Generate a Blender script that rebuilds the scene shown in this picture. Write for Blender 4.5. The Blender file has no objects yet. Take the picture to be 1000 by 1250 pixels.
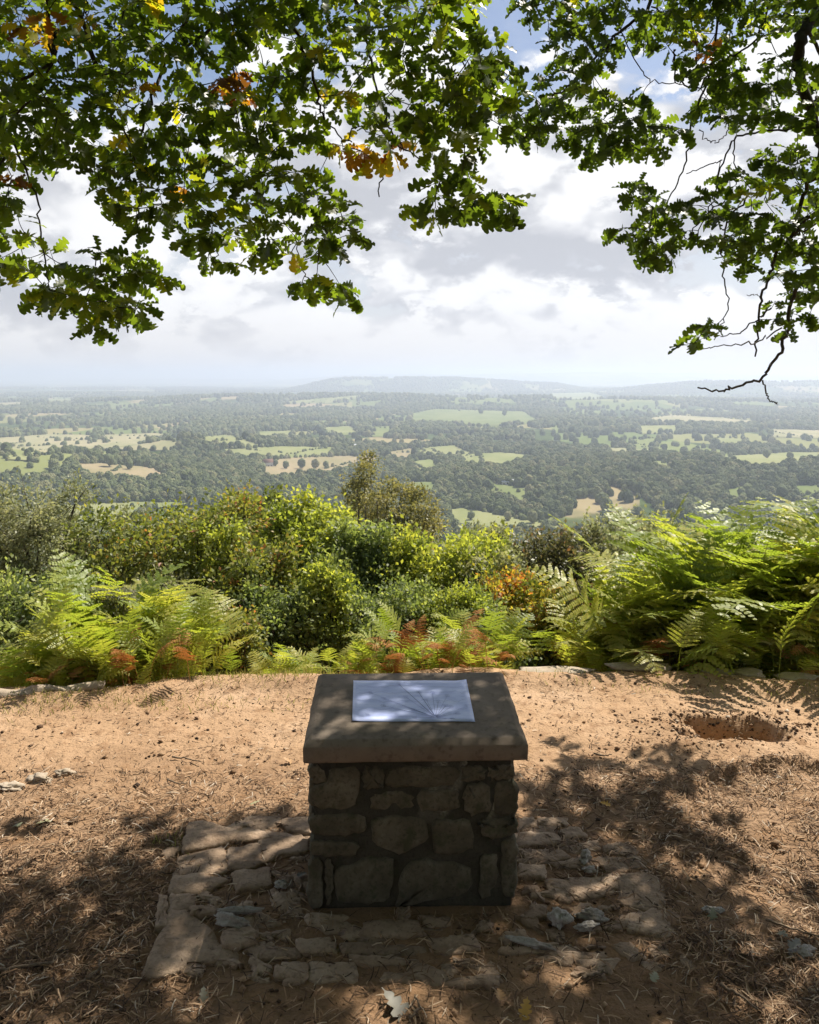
import bpy, math, random
import numpy as np
from mathutils import Vector, Matrix

S = bpy.context.scene
COL = S.collection
rng = np.random.default_rng(7)
random.seed(7)
R = math.radians

# ------------------------------------------------------------------ camera
H = 1.676          # eye height above the clearing
HORIZON = 460.0    # eye level in a 1000 x 1250 picture
cam = bpy.data.cameras.new('camera')
camo = bpy.data.objects.new('camera', cam)
COL.objects.link(camo)
S.camera = camo
camo.location = (0, 0, H)
camo.rotation_euler = (R(90), 0, 0)
cam.sensor_fit = 'HORIZONTAL'
cam.sensor_width = 36
cam.lens = 36
cam.shift_y = -(625 - HORIZON) / 1000.0
cam.clip_start = 0.05
cam.clip_end = 80000

# ------------------------------------------------------------------ sun and sky
SUN_EL, SUN_AZ = 52.0, 42.0
sun_dir = Vector((math.sin(R(SUN_AZ)) * math.cos(R(SUN_EL)), math.cos(R(SUN_AZ)) * math.cos(R(SUN_EL)), math.sin(R(SUN_EL))))
sl = bpy.data.lights.new('sun', 'SUN')
sl.energy = 5.0
sl.angle = R(0.53)
sl.color = (1.0, 0.93, 0.82)
so = bpy.data.objects.new('sun', sl)
COL.objects.link(so)
so.rotation_euler = (-sun_dir).to_track_quat('-Z', 'Y').to_euler()
so.location = sun_dir * 60

S.view_settings.view_transform = 'Standard'
S.view_settings.look = 'None'
S.view_settings.gamma = 1
S.view_settings.use_curve_mapping = False
S.view_settings.exposure = 0.65
S.cycles.use_denoising = True
S.cycles.denoiser = 'OPENIMAGEDENOISE'
S.cycles.max_bounces = 10
S.cycles.diffuse_bounces = 6
S.cycles.glossy_bounces = 2
S.cycles.transmission_bounces = 6
S.cycles.volume_bounces = 1
S.cycles.use_adaptive_sampling = True
S.cycles.adaptive_threshold = 0.012
S.cycles.sample_clamp_indirect = 4

world = bpy.data.worlds.new('World')
S.world = world
world.use_nodes = True


class NT:
    """short helper round a node tree"""
    def __init__(s, tree):
        s.t = tree
        s.n = tree.nodes
        s.l = tree.links

    def new(s, typ, **kw):
        nd = s.n.new(typ)
        for k, v in kw.items():
            setattr(nd, k, v)
        return nd

    def put(s, sock, v):
        if hasattr(v, 'is_output'):
            s.l.new(v, sock)
        elif v is not None:
            sock.default_value = v

    def math(s, op, a, b=None, c=None, clamp=False):
        nd = s.new('ShaderNodeMath', operation=op, use_clamp=clamp)
        for i, v in enumerate((a, b, c)):
            if v is not None:
                s.put(nd.inputs[i], v)
        return nd.outputs[0]

    def vmath(s, op, a, b=None, scale=None):
        nd = s.new('ShaderNodeVectorMath', operation=op)
        s.put(nd.inputs[0], a)
        if b is not None:
            s.put(nd.inputs[1], b)
        if scale is not None:
            s.put(nd.inputs['Scale'], scale)
        return nd.outputs[0] if op not in ('DOT_PRODUCT', 'LENGTH') else nd.outputs['Value']

    def noise(s, vec, scale, detail=5, rough=0.5, dist=0.0):
        nd = s.new('ShaderNodeTexNoise')
        s.put(nd.inputs['Vector'], vec)
        nd.inputs['Scale'].default_value = scale
        nd.inputs['Detail'].default_value = detail
        nd.inputs['Roughness'].default_value = rough
        nd.inputs['Distortion'].default_value = dist
        return nd.outputs['Fac']

    def maprange(s, v, a, b, c=0.0, d=1.0, smooth=True):
        nd = s.new('ShaderNodeMapRange', interpolation_type='SMOOTHSTEP' if smooth else 'LINEAR')
        s.put(nd.inputs[0], v)
        for i, q in enumerate((a, b, c, d)):
            s.put(nd.inputs[i + 1], q)
        return nd.outputs[0]

    def mix(s, f, a, b, blend='MIX'):
        nd = s.new('ShaderNodeMix', data_type='RGBA', blend_type=blend)
        s.put(nd.inputs[0], f)
        s.put(nd.inputs[6], a)
        s.put(nd.inputs[7], b)
        return nd.outputs[2]

    def ramp(s, f, stops, interp='LINEAR'):
        nd = s.new('ShaderNodeValToRGB')
        nd.color_ramp.interpolation = interp
        e = nd.color_ramp.elements
        while len(e) < len(stops):
            e.new(0.5)
        for i, (p, c) in enumerate(stops):
            e[i].position = p
            e[i].color = (*c, 1)
        s.put(nd.inputs[0], f)
        return nd.outputs[0]


def c4(r, g, b):
    return (r, g, b, 1)


def build_world():
    w = NT(world.node_tree)
    w.n.clear()
    out = w.new('ShaderNodeOutputWorld')
    bg = w.new('ShaderNodeBackground')
    w.l.new(bg.outputs[0], out.inputs[0])
    sky = w.new('ShaderNodeTexSky', sky_type='NISHITA')
    sky.sun_disc = False
    sky.sun_elevation = R(SUN_EL)
    sky.sun_rotation = R(SUN_AZ)
    sky.altitude = 200
    sky.air_density = 1.0
    sky.dust_density = 1.2
    sky.ozone_density = 1.5
    tc = w.new('ShaderNodeTexCoord')
    d = w.vmath('NORMALIZE', tc.outputs['Generated'])
    sep = w.new('ShaderNodeSeparateXYZ')
    w.l.new(d, sep.inputs[0])
    z = sep.outputs[2]
    def cover(off, soft=False):
        p = w.vmath('ADD', w.vmath('MULTIPLY', d, (1.0, 1.0, 1.75)), off)
        big = w.noise(p, 3.3, 3, 0.5, 0.1)
        fine = w.noise(p, 17.0, 2 if soft else 7, 0.62, 0.15)
        out_ = w.math('ADD', w.math('MULTIPLY', big, 1.15), w.math('MULTIPLY', fine, 0.34))
        for sc, am in (((9.0, 0.30), (21.0, 0.17)) if not soft else ((9.0, 0.30), (21.0, 0.10))):
            v = w.new('ShaderNodeTexVoronoi', feature='SMOOTH_F1')
            v.inputs['Scale'].default_value = sc
            v.inputs['Smoothness'].default_value = 0.9 if soft else 0.35
            w.put(v.inputs['Vector'], w.vmath('ADD', p, w.vmath('SCALE', (1.0, 1.0, 1.0), scale=w.math('MULTIPLY', fine, 0.12))))
            out_ = w.math('SUBTRACT', out_, w.math('MULTIPLY', v.outputs['Distance'], am))
        return w.math('ADD', out_, -0.06)
    seed_ = (9.2, 0.3, 4.4)
    here = cover(seed_)
    above = cover((seed_[0] + 0.012, seed_[1], seed_[2] + 0.075), True)
    thin = w.noise(w.vmath('ADD', d, seed_), 2.1, 6, 0.6, 0.6)
    # cumulus cover: heavy low in the sky, breaking up towards the zenith
    bias = w.maprange(z, 0.14, 0.50, 0.27, -0.10)
    cov = w.math('ADD', here, bias)
    alpha = w.maprange(cov, 0.50, 0.60)
    veil = w.maprange(w.math('ADD', thin, w.maprange(z, 0.05, 0.5, 0.14, -0.16)), 0.37, 0.68, 0.0, 0.9)
    shade = w.maprange(w.math("SUBTRACT", above, here), -0.12, 0.20, 1.0, 0.0)
    body = w.maprange(cov, 0.60, 0.98, 1.0, 0.62)
    lit = w.math('MULTIPLY', shade, body)
    cloud = w.ramp(lit, [(0.0, (0.54, 0.555, 0.60)), (0.28, (0.73, 0.74, 0.77)), (0.52, (0.94, 0.94, 0.945)), (1.0, (1.0, 1.0, 1.0))])
    skyc = w.mix(1.0, sky.outputs[0], c4(0.74, 0.72, 0.72), 'MULTIPLY')
    veil_col = w.vmath('SCALE', (0.80, 0.825, 0.87), scale=5.9)
    base = w.mix(veil, skyc, veil_col)
    cl = w.vmath('SCALE', cloud, scale=6.75)
    col = w.mix(alpha, base, cl)
    # milky band low on the horizon
    low = w.maprange(z, 0.0, 0.10, 0.85, 0.0)
    col = w.mix(low, col, w.vmath('SCALE', (0.96, 0.90, 0.85), scale=5.6))
    # ground side of the world, below the horizon
    w.put(bg.inputs[0], col)
    bg.inputs[1].default_value = 0.10


build_world()


# ------------------------------------------------------------------ helpers
def P(px, py, D):
    return np.array([(px - 500) / 1000.0 * D, D, H - (py - HORIZON) / 1000.0 * D])


def ground_pt(px, py, z=0.0):
    D = (H - z) * 1000.0 / (py - HORIZON)
    return np.array([(px - 500) / 1000.0 * D, D, z])


def hash2(ix, iy, seed):
    n = (ix.astype(np.int64) * 374761393 + iy.astype(np.int64) * 668265263 + seed * 1442695041) & 0x7fffffff
    n = ((n ^ (n >> 13)) * 1274126177) & 0x7fffffff
    n = (n ^ (n >> 16)) & 0x7fffffff
    return (n % 100003) / 100003.0


def vnoise(x, y, seed=0):
    x = np.asarray(x, float)
    y = np.asarray(y, float)
    ix = np.floor(x); iy = np.floor(y)
    fx = x - ix; fy = y - iy
    fx = fx * fx * fx * (fx * (fx * 6 - 15) + 10)
    fy = fy * fy * fy * (fy * (fy * 6 - 15) + 10)
    a = hash2(ix, iy, seed); b = hash2(ix + 1, iy, seed)
    c = hash2(ix, iy + 1, seed); d = hash2(ix + 1, iy + 1, seed)
    return (a * (1 - fx) + b * fx) * (1 - fy) + (c * (1 - fx) + d * fx) * fy


def fbm(x, y, seed=0, octv=5, gain=0.5):
    t = 0; amp = 1; tot = 0
    x = np.asarray(x, float); y = np.asarray(y, float)
    for k in range(octv):
        t = t + amp * (vnoise(x, y, seed + k * 17) - 0.5)
        tot += amp
        amp *= gain
        x = x * 2.03 + 5.1
        y = y * 2.03 + 9.7
    return t / tot * 2


def sstep(a, b, x):
    t = np.clip((x - a) / (b - a), 0, 1)
    return t * t * (3 - 2 * t)


def put_mesh(name, v, faces, mats=None, attrs=None, smooth=False, mat_idx=None):
    """faces: list of int arrays (M,k)"""
    me = bpy.data.meshes.new(name)
    v = np.asarray(v, np.float32)
    me.vertices.add(len(v))
    me.vertices.foreach_set('co', v.ravel())
    faces = [np.asarray(f, np.int32) for f in faces if len(f)]
    loops = np.concatenate([f.ravel() for f in faces])
    sizes = np.concatenate([np.full(len(f), f.shape[1], np.int32) for f in faces])
    starts = np.concatenate([[0], np.cumsum(sizes)[:-1]]).astype(np.int32)
    me.loops.add(len(loops))
    me.loops.foreach_set('vertex_index', loops)
    me.polygons.add(len(sizes))
    me.polygons.foreach_set('loop_start', starts)
    if mat_idx is not None:
        me.polygons.foreach_set('material_index', np.asarray(mat_idx, np.int32))
    if smooth:
        me.polygons.foreach_set('use_smooth', np.ones(len(sizes), bool))
    for k, a in (attrs or {}).items():
        at = me.attributes.new(k, 'FLOAT', 'POINT')
        at.data.foreach_set('value', np.asarray(a, np.float32))
    for m in (mats if isinstance(mats, (list, tuple)) else [mats]):
        if m is not None:
            me.materials.append(m)
    me.update(calc_edges=True)
    me.validate()
    return me


def link(name, me, parent=None, loc=None, **props):
    o = bpy.data.objects.new(name, me)
    COL.objects.link(o)
    if parent is not None:
        o.parent = parent
    if loc is not None:
        o.location = loc
    for k, val in props.items():
        o[k] = val
    return o


def thing(name, label, cat, loc=(0, 0, 0), rotz=0.0, group=None):
    o = bpy.data.objects.new(name, None)
    COL.objects.link(o)
    o.empty_display_size = 0.1
    o.location = loc
    o.rotation_euler = (0, 0, rotz)
    o['label'] = label
    o['category'] = cat
    if group:
        o['group'] = group
    return o


def tube(pts, radii, sides=5):
    """returns verts, quads"""
    pts = np.asarray(pts, float)
    radii = np.asarray(radii, float)
    n = len(pts)
    t = np.gradient(pts, axis=0)
    t /= np.linalg.norm(t, axis=1)[:, None] + 1e-9
    ref = np.tile(np.array([0.31, 0.77, 0.55]), (n, 1))
    a = np.cross(t, ref)
    a /= np.linalg.norm(a, axis=1)[:, None] + 1e-9
    b = np.cross(t, a)
    ang = np.arange(sides) / sides * 2 * math.pi
    v = pts[:, None, :] + radii[:, None, None] * (np.cos(ang)[None, :, None] * a[:, None, :] + np.sin(ang)[None, :, None] * b[:, None, :])
    v = v.reshape(-1, 3)
    i = np.arange(n - 1)[:, None] * sides
    j = np.arange(sides)[None, :]
    j2 = (j + 1) % sides
    q = np.stack([i + j, i + j2, i + sides + j2, i + sides + j], -1).reshape(-1, 4)
    return v, q


class Bag:
    """collects verts / quads / tris of many shapes for one mesh"""
    def __init__(s):
        s.v = []; s.q = []; s.t = []; s.n = 0; s.a = []

    def add(s, v, q=None, t=None, a=0.5):
        v = np.asarray(v, float)
        s.v.append(v)
        s.a.append(np.broadcast_to(np.asarray(a, float), (len(v),)))
        if q is not None and len(q):
            s.q.append(np.asarray(q) + s.n)
        if t is not None and len(t):
            s.t.append(np.asarray(t) + s.n)
        s.n += len(v)

    def mesh(s, name, mats, smooth=False):
        fs = []
        if s.q: fs.append(np.concatenate(s.q))
        if s.t: fs.append(np.concatenate(s.t))
        return put_mesh(name, np.concatenate(s.v), fs, mats, {'tint': np.concatenate(s.a)}, smooth)


def frames(axis, normal):
    """rotation matrices with columns side, axis, normal (N,3,3)"""
    axis = axis / (np.linalg.norm(axis, axis=1)[:, None] + 1e-9)
    side = np.cross(axis, normal)
    side /= np.linalg.norm(side, axis=1)[:, None] + 1e-9
    nrm = np.cross(side, axis)
    return np.stack([side, axis, nrm], -1)


def batch(tv, tf, pos, Rm, sc):
    """copies of a template: verts (N*k,3), faces (N*f, m)"""
    N = len(pos); k = len(tv)
    v = np.einsum('nij,kj->nki', Rm, tv) * sc[:, None, None] + pos[:, None, :]
    f = tf[None] + (np.arange(N) * k)[:, None, None]
    return v.reshape(-1, 3), f.reshape(-1, tf.shape[1])


def smooth_line(pts, n):
    """Catmull-Rom through pts, n samples per segment"""
    pts = np.asarray(pts, float)
    p = np.vstack([2 * pts[0] - pts[1], pts, 2 * pts[-1] - pts[-2]])
    out = []
    for i in range(1, len(p) - 2):
        for t in np.arange(n) / n:
            a, b, c, d = p[i - 1], p[i], p[i + 1], p[i + 2]
            out.append(0.5 * ((2 * b) + (-a + c) * t + (2 * a - 5 * b + 4 * c - d) * t * t + (-a + 3 * b - 3 * c + d) * t ** 3))
    out.append(pts[-1])
    return np.array(out)


def in_poly(x, y, poly):
    x = np.asarray(x, float); y = np.asarray(y, float)
    inside = np.zeros(x.shape, bool)
    n = len(poly)
    for i in range(n):
        x1, y1 = poly[i]; x2, y2 = poly[(i + 1) % n]
        c = ((y1 > y) != (y2 > y)) & (x < (x2 - x1) * (y - y1) / (y2 - y1 + 1e-12) + x1)
        inside ^= c
    return inside


# ------------------------------------------------------------------ terrain heights
def rim(x):
    """depth at which the clearing breaks off into the slope"""
    return 4.62 + 0.05 * np.sin(x * 2.1 + 0.4) - 0.30 * sstep(-1.25, -1.9, x) + 0.05 * np.sin(x * 5.3)


def far_height(x, y):
    """wide terrain: hill slope, valley and ridges"""
    d = np.maximum(y - rim(np.clip(x, -6, 6)), 0)
    z = -0.10 * np.minimum(d, 0.3) / 0.3 - 0.72 * np.maximum(d - 0.15, 0)
    valley = -125 + 5.0 * fbm(x / 420, y / 420, 3, 4)

    def hump(cx, cy, sx, sy, h):
        return h * np.exp(-((x - cx) / sx) ** 2 - ((y - cy) / sy) ** 2)
    valley = valley + hump(-560, 930, 260, 210, 44) + hump(-330, 1330, 150, 120, 26) + hump(430, 1000, 300, 200, 20)
    valley = valley + hump(60, 900, 160, 90, 8) + hump(-500, 3900, 900, 420, 40) + hump(900, 3600, 900, 350, 26)
    # the wooded ridge in the middle and the one on the right
    valley = valley + 112 * np.exp(-((y - 7300) / 520) ** 2) * sstep(-1250, -550, x) * (1 - 0.45 * sstep(300, 1250, x)) * (1 - sstep(1200, 1700, x))
    valley = valley + 84 * np.exp(-((y - 6300) / 650) ** 2) * sstep(1300, 2300, x) * (1 + 0.15 * fbm(x / 400, y / 400, 9, 3))
    r = 1 + 0.35 * fbm(x / 2600, y / 5000, 21, 3)
    valley = valley + 192 * r * np.exp(-((y - 15500) / 1600) ** 2) * sstep(-3600, -600, x) * (1 - 0.35 * sstep(5200, 8200, x))
    valley = valley + 95 * r * np.exp(-((y - 18500) / 1200) ** 2) * sstep(-10500, -6000, x)
    valley = valley + 10 * fbm(x / 1500, y / 1500, 5, 3) * sstep(2500, 5000, y)
    k = 14.0
    # smooth maximum between slope and valley
    m = np.maximum(z, valley)
    w = np.exp(-np.abs(z - valley) / k)
    return m + k * np.log1p(w)*np.where(y > 60, 1, 0)


HOLE = (1.56, 3.86)


def near_height(x, y):
    """the dirt clearing"""
    z = 0.018 * fbm(x * 2.2, y * 2.2, 31, 5)
    right = sstep(0.25, 1.0, x)
    z = z + right * (0.028 * np.abs(fbm(x * 2.4, y * 3.6, 41, 4)) + 0.014 * fbm(x * 7, y * 9, 47, 3)) * (1 - sstep(3.55, 3.95, y))
    z = z + 0.007 * fbm(x * 14, y * 14, 51, 3) + 0.0035 * fbm(x * 40, y * 40, 55, 2)
    # keep it level where the plinth and its apron stand
    ap = 1 - sstep(0.55, 0.95, np.abs(x - 0.02)) * 1.0
    ap = ap * (1 - sstep(3.25, 3.5, y))
    z = z * (1 - 0.65 * ap) + 0.001 * ap
    hx = (x - HOLE[0] - .04) / np.where(x < HOLE[0] + .04, 0.36, 0.19); hy = (y - HOLE[1]) / 0.15
    rr = np.sqrt(hx ** 2 + hy ** 2) + 0.45 * fbm(x * 7, y * 7, 61, 5)
    z = z - 0.33 * (1 - sstep(0.1, 1.1, rr)) + 0.018 * np.exp(-((rr - 1.25) / 0.3) ** 2)
    # a root ridge on the right
    ridge = np.exp(-((y - (3.40 + 0.10 * np.sin(x * 5))) / 0.035) ** 2) * sstep(1.05, 1.35, x)
    z = z + 0.04 * ridge
    d = y - rim(x)
    lip = 0.03 * np.exp(-((d + 0.12) / 0.10) ** 2)
    fall = np.where(d > 0, -0.10 * np.minimum(d, 0.3) / 0.3 - 0.72 * np.maximum(d - 0.15, 0), 0)
    return z + lip + fall


def slope_z(x, y):
    return float(far_height(np.array([x]), np.array([y]))[0])


# ------------------------------------------------------------------ materials
def new_mat(name):
    m = bpy.data.materials.new(name)
    m.use_nodes = True
    t = NT(m.node_tree)
    t.n.clear()
    return m, t


def finish(t, shader, disp=None):
    o = t.new('ShaderNodeOutputMaterial')
    t.l.new(shader, o.inputs[0])
    return o


def principled(t, col, rough=0.8, spec=0.3, normal=None):
    p = t.new('ShaderNodeBsdfPrincipled')
    t.put(p.inputs['Base Color'], col)
    t.put(p.inputs['Roughness'], rough)
    p.inputs['Specular IOR Level'].default_value = spec
    if normal is not None:
        t.l.new(normal, p.inputs['Normal'])
    return p.outputs[0]


def bump(t, h, strength, dist):
    b = t.new('ShaderNodeBump')
    b.inputs['Strength'].default_value = strength
    b.inputs['Distance'].default_value = dist
    t.put(b.inputs['Height'], h)
    return b.outputs[0]


def leaf_mat(name, stops, rough=0.5, spec=0.35, trans=0.4, tcol=(1.9, 2.0, 0.8)):
    m, t = new_mat(name)
    at = t.new('ShaderNodeAttribute', attribute_name='tint')
    col = t.ramp(at.outputs['Fac'], stops)
    g = t.new('ShaderNodeTexCoord')
    n = t.noise(g.outputs['Object'], 9.0, 3, 0.6)
    col = t.mix(t.maprange(n, 0.35, 0.7, 0.0, 0.4), col, t.mix(1.0, col, c4(0.62, 0.66, 0.6), 'MULTIPLY'))
    pr = principled(t, col, rough, spec)
    tr = t.new('ShaderNodeBsdfTranslucent')
    t.put(tr.inputs[0], t.mix(1.0, col, c4(*tcol), 'MULTIPLY'))
    mx = t.new('ShaderNodeMixShader')
    mx.inputs[0].default_value = trans
    t.l.new(pr, mx.inputs[1])
    t.l.new(tr.outputs[0], mx.inputs[2])
    finish(t, mx.outputs[0])
    return m


def dirt_mat():
    m, t = new_mat('dirt')
    g = t.new('ShaderNodeTexCoord').outputs['Object']
    n1 = t.noise(g, 1.3, 6, 0.6)
    n2 = t.noise(g, 11, 6, 0.65)
    n3 = t.noise(g, 75, 4, 0.6)
    col = t.ramp(n1, [(0.30, (0.32, 0.200, 0.115)), (0.5, (0.42, 0.272, 0.160)), (0.70, (0.50, 0.345, 0.222))])
    col = t.mix(t.maprange(n2, 0.50, 0.68, 0, 0.6), col, c4(0.20, 0.105, 0.050))
    col = t.mix(t.maprange(n3, 0.58, 0.72, 0, 0.55), col, c4(0.52, 0.34, 0.19))
    col = t.mix(t.maprange(n3, 0.42, 0.30, 0, 0.75), col, c4(0.085, 0.050, 0.030))
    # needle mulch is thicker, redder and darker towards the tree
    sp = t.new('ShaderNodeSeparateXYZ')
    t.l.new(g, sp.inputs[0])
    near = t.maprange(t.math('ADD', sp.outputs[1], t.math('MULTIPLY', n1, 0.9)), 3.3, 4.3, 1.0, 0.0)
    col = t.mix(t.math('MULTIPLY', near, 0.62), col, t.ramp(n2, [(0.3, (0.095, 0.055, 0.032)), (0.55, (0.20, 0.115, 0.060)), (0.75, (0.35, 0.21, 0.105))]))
    # pale worn strip on the rim
    hgt = t.math('ADD', t.math('MULTIPLY', n2, 0.6), t.math('MULTIPLY', n3, 0.5))
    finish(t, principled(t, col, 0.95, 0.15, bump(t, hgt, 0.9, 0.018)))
    return m


def stone_mat(name, dark, mid, light, moss=None, scale=9.0, bumpd=0.01, mossamt=0.5):
    m, t = new_mat(name)
    g = t.new('ShaderNodeTexCoord').outputs['Object']
    oi = t.new('ShaderNodeObjectInfo').outputs['Random']
    gv = t.vmath('ADD', g, t.vmath('SCALE', (7.1, 3.3, 5.7), scale=oi))
    n1 = t.noise(gv, scale, 7, 0.65)
    n2 = t.noise(gv, scale * 9, 5, 0.6)
    col = t.ramp(n1, [(0.28, dark), (0.5, mid), (0.72, light)])
    col = t.mix(t.maprange(n2, 0.5, 0.7, 0, 0.5), col, c4(*[q * 0.45 for q in dark]))
    col = t.mix(t.math('MULTIPLY', oi, 0.45), col, t.mix(1.0, col, c4(0.62, 0.60, 0.58), 'MULTIPLY'))
    if moss:
        n4 = t.noise(gv, scale * 1.7, 6, 0.7)
        col = t.mix(t.maprange(n4, 0.5, 0.66, 0, mossamt), col, c4(*moss))
    h = t.math('ADD', t.math('MULTIPLY', n1, 0.7), t.math('MULTIPLY', n2, 0.4))
    finish(t, principled(t, col, 0.9, 0.25, bump(t, h, 0.8, bumpd)))
    return m


def bark_mat(name, a, b, scale=30):
    m, t = new_mat(name)
    g = t.new('ShaderNodeTexCoord').outputs['Object']
    n = t.noise(g, scale, 5, 0.65)
    finish(t, principled(t, t.ramp(n, [(0.3, a), (0.7, b)]), 0.9, 0.2, bump(t, n, 0.6, 0.01)))
    return m


def tint_mat(name, stops, rough=0.9, spec=0.2):
    m, t = new_mat(name)
    at = t.new('ShaderNodeAttribute', attribute_name='tint')
    finish(t, principled(t, t.ramp(at.outputs['Fac'], stops), rough, spec))
    return m


M = {}
M['dirt'] = dirt_mat()
M['wall_stone'] = stone_mat('wall_stone', (0.076, 0.068, 0.045), (0.130, 0.116, 0.080), (0.22, 0.20, 0.145), moss=(0.050, 0.058, 0.026), scale=10, bumpd=0.012, mossamt=0.6)
M['mortar'] = stone_mat('mortar', (0.048, 0.043, 0.030), (0.078, 0.068, 0.048), (0.090, 0.080, 0.058), moss=(0.040, 0.046, 0.022), scale=16, bumpd=0.01)
M['slab'] = stone_mat('slab_concrete', (0.175, 0.138, 0.104), (0.228, 0.182, 0.140), (0.29, 0.24, 0.185), moss=(0.12, 0.105, 0.07), scale=5, bumpd=0.003, mossamt=0.4)
M['flag'] = stone_mat('flag_stone', (0.25, 0.175, 0.115), (0.37, 0.265, 0.18), (0.49, 0.37, 0.265), moss=(0.20, 0.13, 0.08), scale=7, bumpd=0.02, mossamt=0.55)
M['kerb'] = stone_mat('rim_stone', (0.36, 0.28, 0.20), (0.47, 0.385, 0.29), (0.56, 0.48, 0.38), moss=(0.25, 0.2, 0.12), scale=6, bumpd=0.01)
M['white_rock'] = stone_mat('quartz', (0.28, 0.25, 0.21), (0.42, 0.385, 0.34), (0.56, 0.53, 0.49), moss=(0.30, 0.24, 0.19), scale=14, bumpd=0.012)
M['bark'] = bark_mat('oak_bark', (0.030, 0.025, 0.018), (0.085, 0.070, 0.050))
M['birch_bark'] = bark_mat('birch_bark', (0.10, 0.085, 0.07), (0.26, 0.23, 0.19), 20)
M['stem'] = bark_mat('shrub_bark', (0.045, 0.036, 0.026), (0.10, 0.08, 0.055))
M['stick'] = bark_mat('dead_stick', (0.10, 0.075, 0.05), (0.24, 0.18, 0.125), 40)
M['oak'] = leaf_mat('oak_leaf', [(0.0, (0.030, 0.045, 0.014)), (0.35, (0.052, 0.080, 0.018)), (0.62, (0.095, 0.130, 0.022)),
                                 (0.76, (0.20, 0.22, 0.025)), (0.84, (0.27, 0.20, 0.03)), (0.92, (0.19, 0.075, 0.018)), (1.0, (0.075, 0.030, 0.016))],
                    rough=0.42, spec=0.4, trans=0.56, tcol=(3.5, 3.4, 0.85))
M['fern'] = leaf_mat('bracken', [(0.0, (0.10, 0.14, 0.032)), (0.45, (0.225, 0.285, 0.058)), (0.8, (0.34, 0.375, 0.080)), (1.0, (0.45, 0.42, 0.13))],
                     rough=0.45, spec=0.4, trans=0.48, tcol=(1.9, 1.9, 0.8))
M['fern_dead'] = leaf_mat('bracken_dead', [(0.0, (0.24, 0.105, 0.035)), (0.5, (0.42, 0.19, 0.060)), (1.0, (0.52, 0.31, 0.12))], rough=0.7, spec=0.2, trans=0.3, tcol=(1.4, 1.1, 0.8))
M['rachis'] = bark_mat('bracken_stalk', (0.20, 0.16, 0.05), (0.36, 0.30, 0.12))


# ------------------------------------------------------------------ setting: terrain sheet
def terrain_mat():
    m, t = new_mat('valley_ground')
    g = t.new('ShaderNodeTexCoord').outputs['Object']
    sp = t.new('ShaderNodeSeparateXYZ')
    t.l.new(g, sp.inputs[0])
    # patchwork: woods, pasture, stubble
    gw = t.vmath('MULTIPLY', g, (1.0, 0.55, 1.0))
    n_w = t.noise(gw, 0.0011, 6, 0.62, 0.4)
    v = t.new('ShaderNodeTexVoronoi', feature='F1')
    v.inputs['Scale'].default_value = 0.0052
    v.inputs['Randomness'].default_value = 1.0
    t.l.new(gw, v.inputs['Vector'])
    cell = t.new('ShaderNodeSeparateColor')
    t.l.new(v.outputs['Color'], cell.inputs[0])
    fine = t.noise(g, 0.05, 5, 0.6)
    wood = t.ramp(fine, [(0.3, (0.035, 0.055, 0.018)), (0.55, (0.075, 0.105, 0.032)), (0.8, (0.12, 0.15, 0.05))])
    field = t.ramp(cell.outputs[0], [(0.0, (0.13, 0.17, 0.055)), (0.4, (0.19, 0.22, 0.075)), (0.7, (0.27, 0.25, 0.11)), (1.0, (0.34, 0.27, 0.15))])
    isfield = t.math('MULTIPLY', t.math('GREATER_THAN', cell.outputs[1], 0.30), t.maprange(n_w, 0.40, 0.44))
    far = t.maprange(sp.outputs[1], 350, 500)
    col = t.mix(t.math('MULTIPLY', isfield, far), wood, field)
    # undergrowth on the steep slope below the clearing
    near = t.maprange(sp.outputs[1], 300, 500, 1.0, 0.0)
    n5 = t.noise(g, 1.3, 5, 0.6)
    col = t.mix(near, col, t.ramp(n5, [(0.3, (0.03, 0.04, 0.015)), (0.7, (0.09, 0.075, 0.035))]))
    finish(t, principled(t, col, 1.0, 0.0))
    return m


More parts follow.
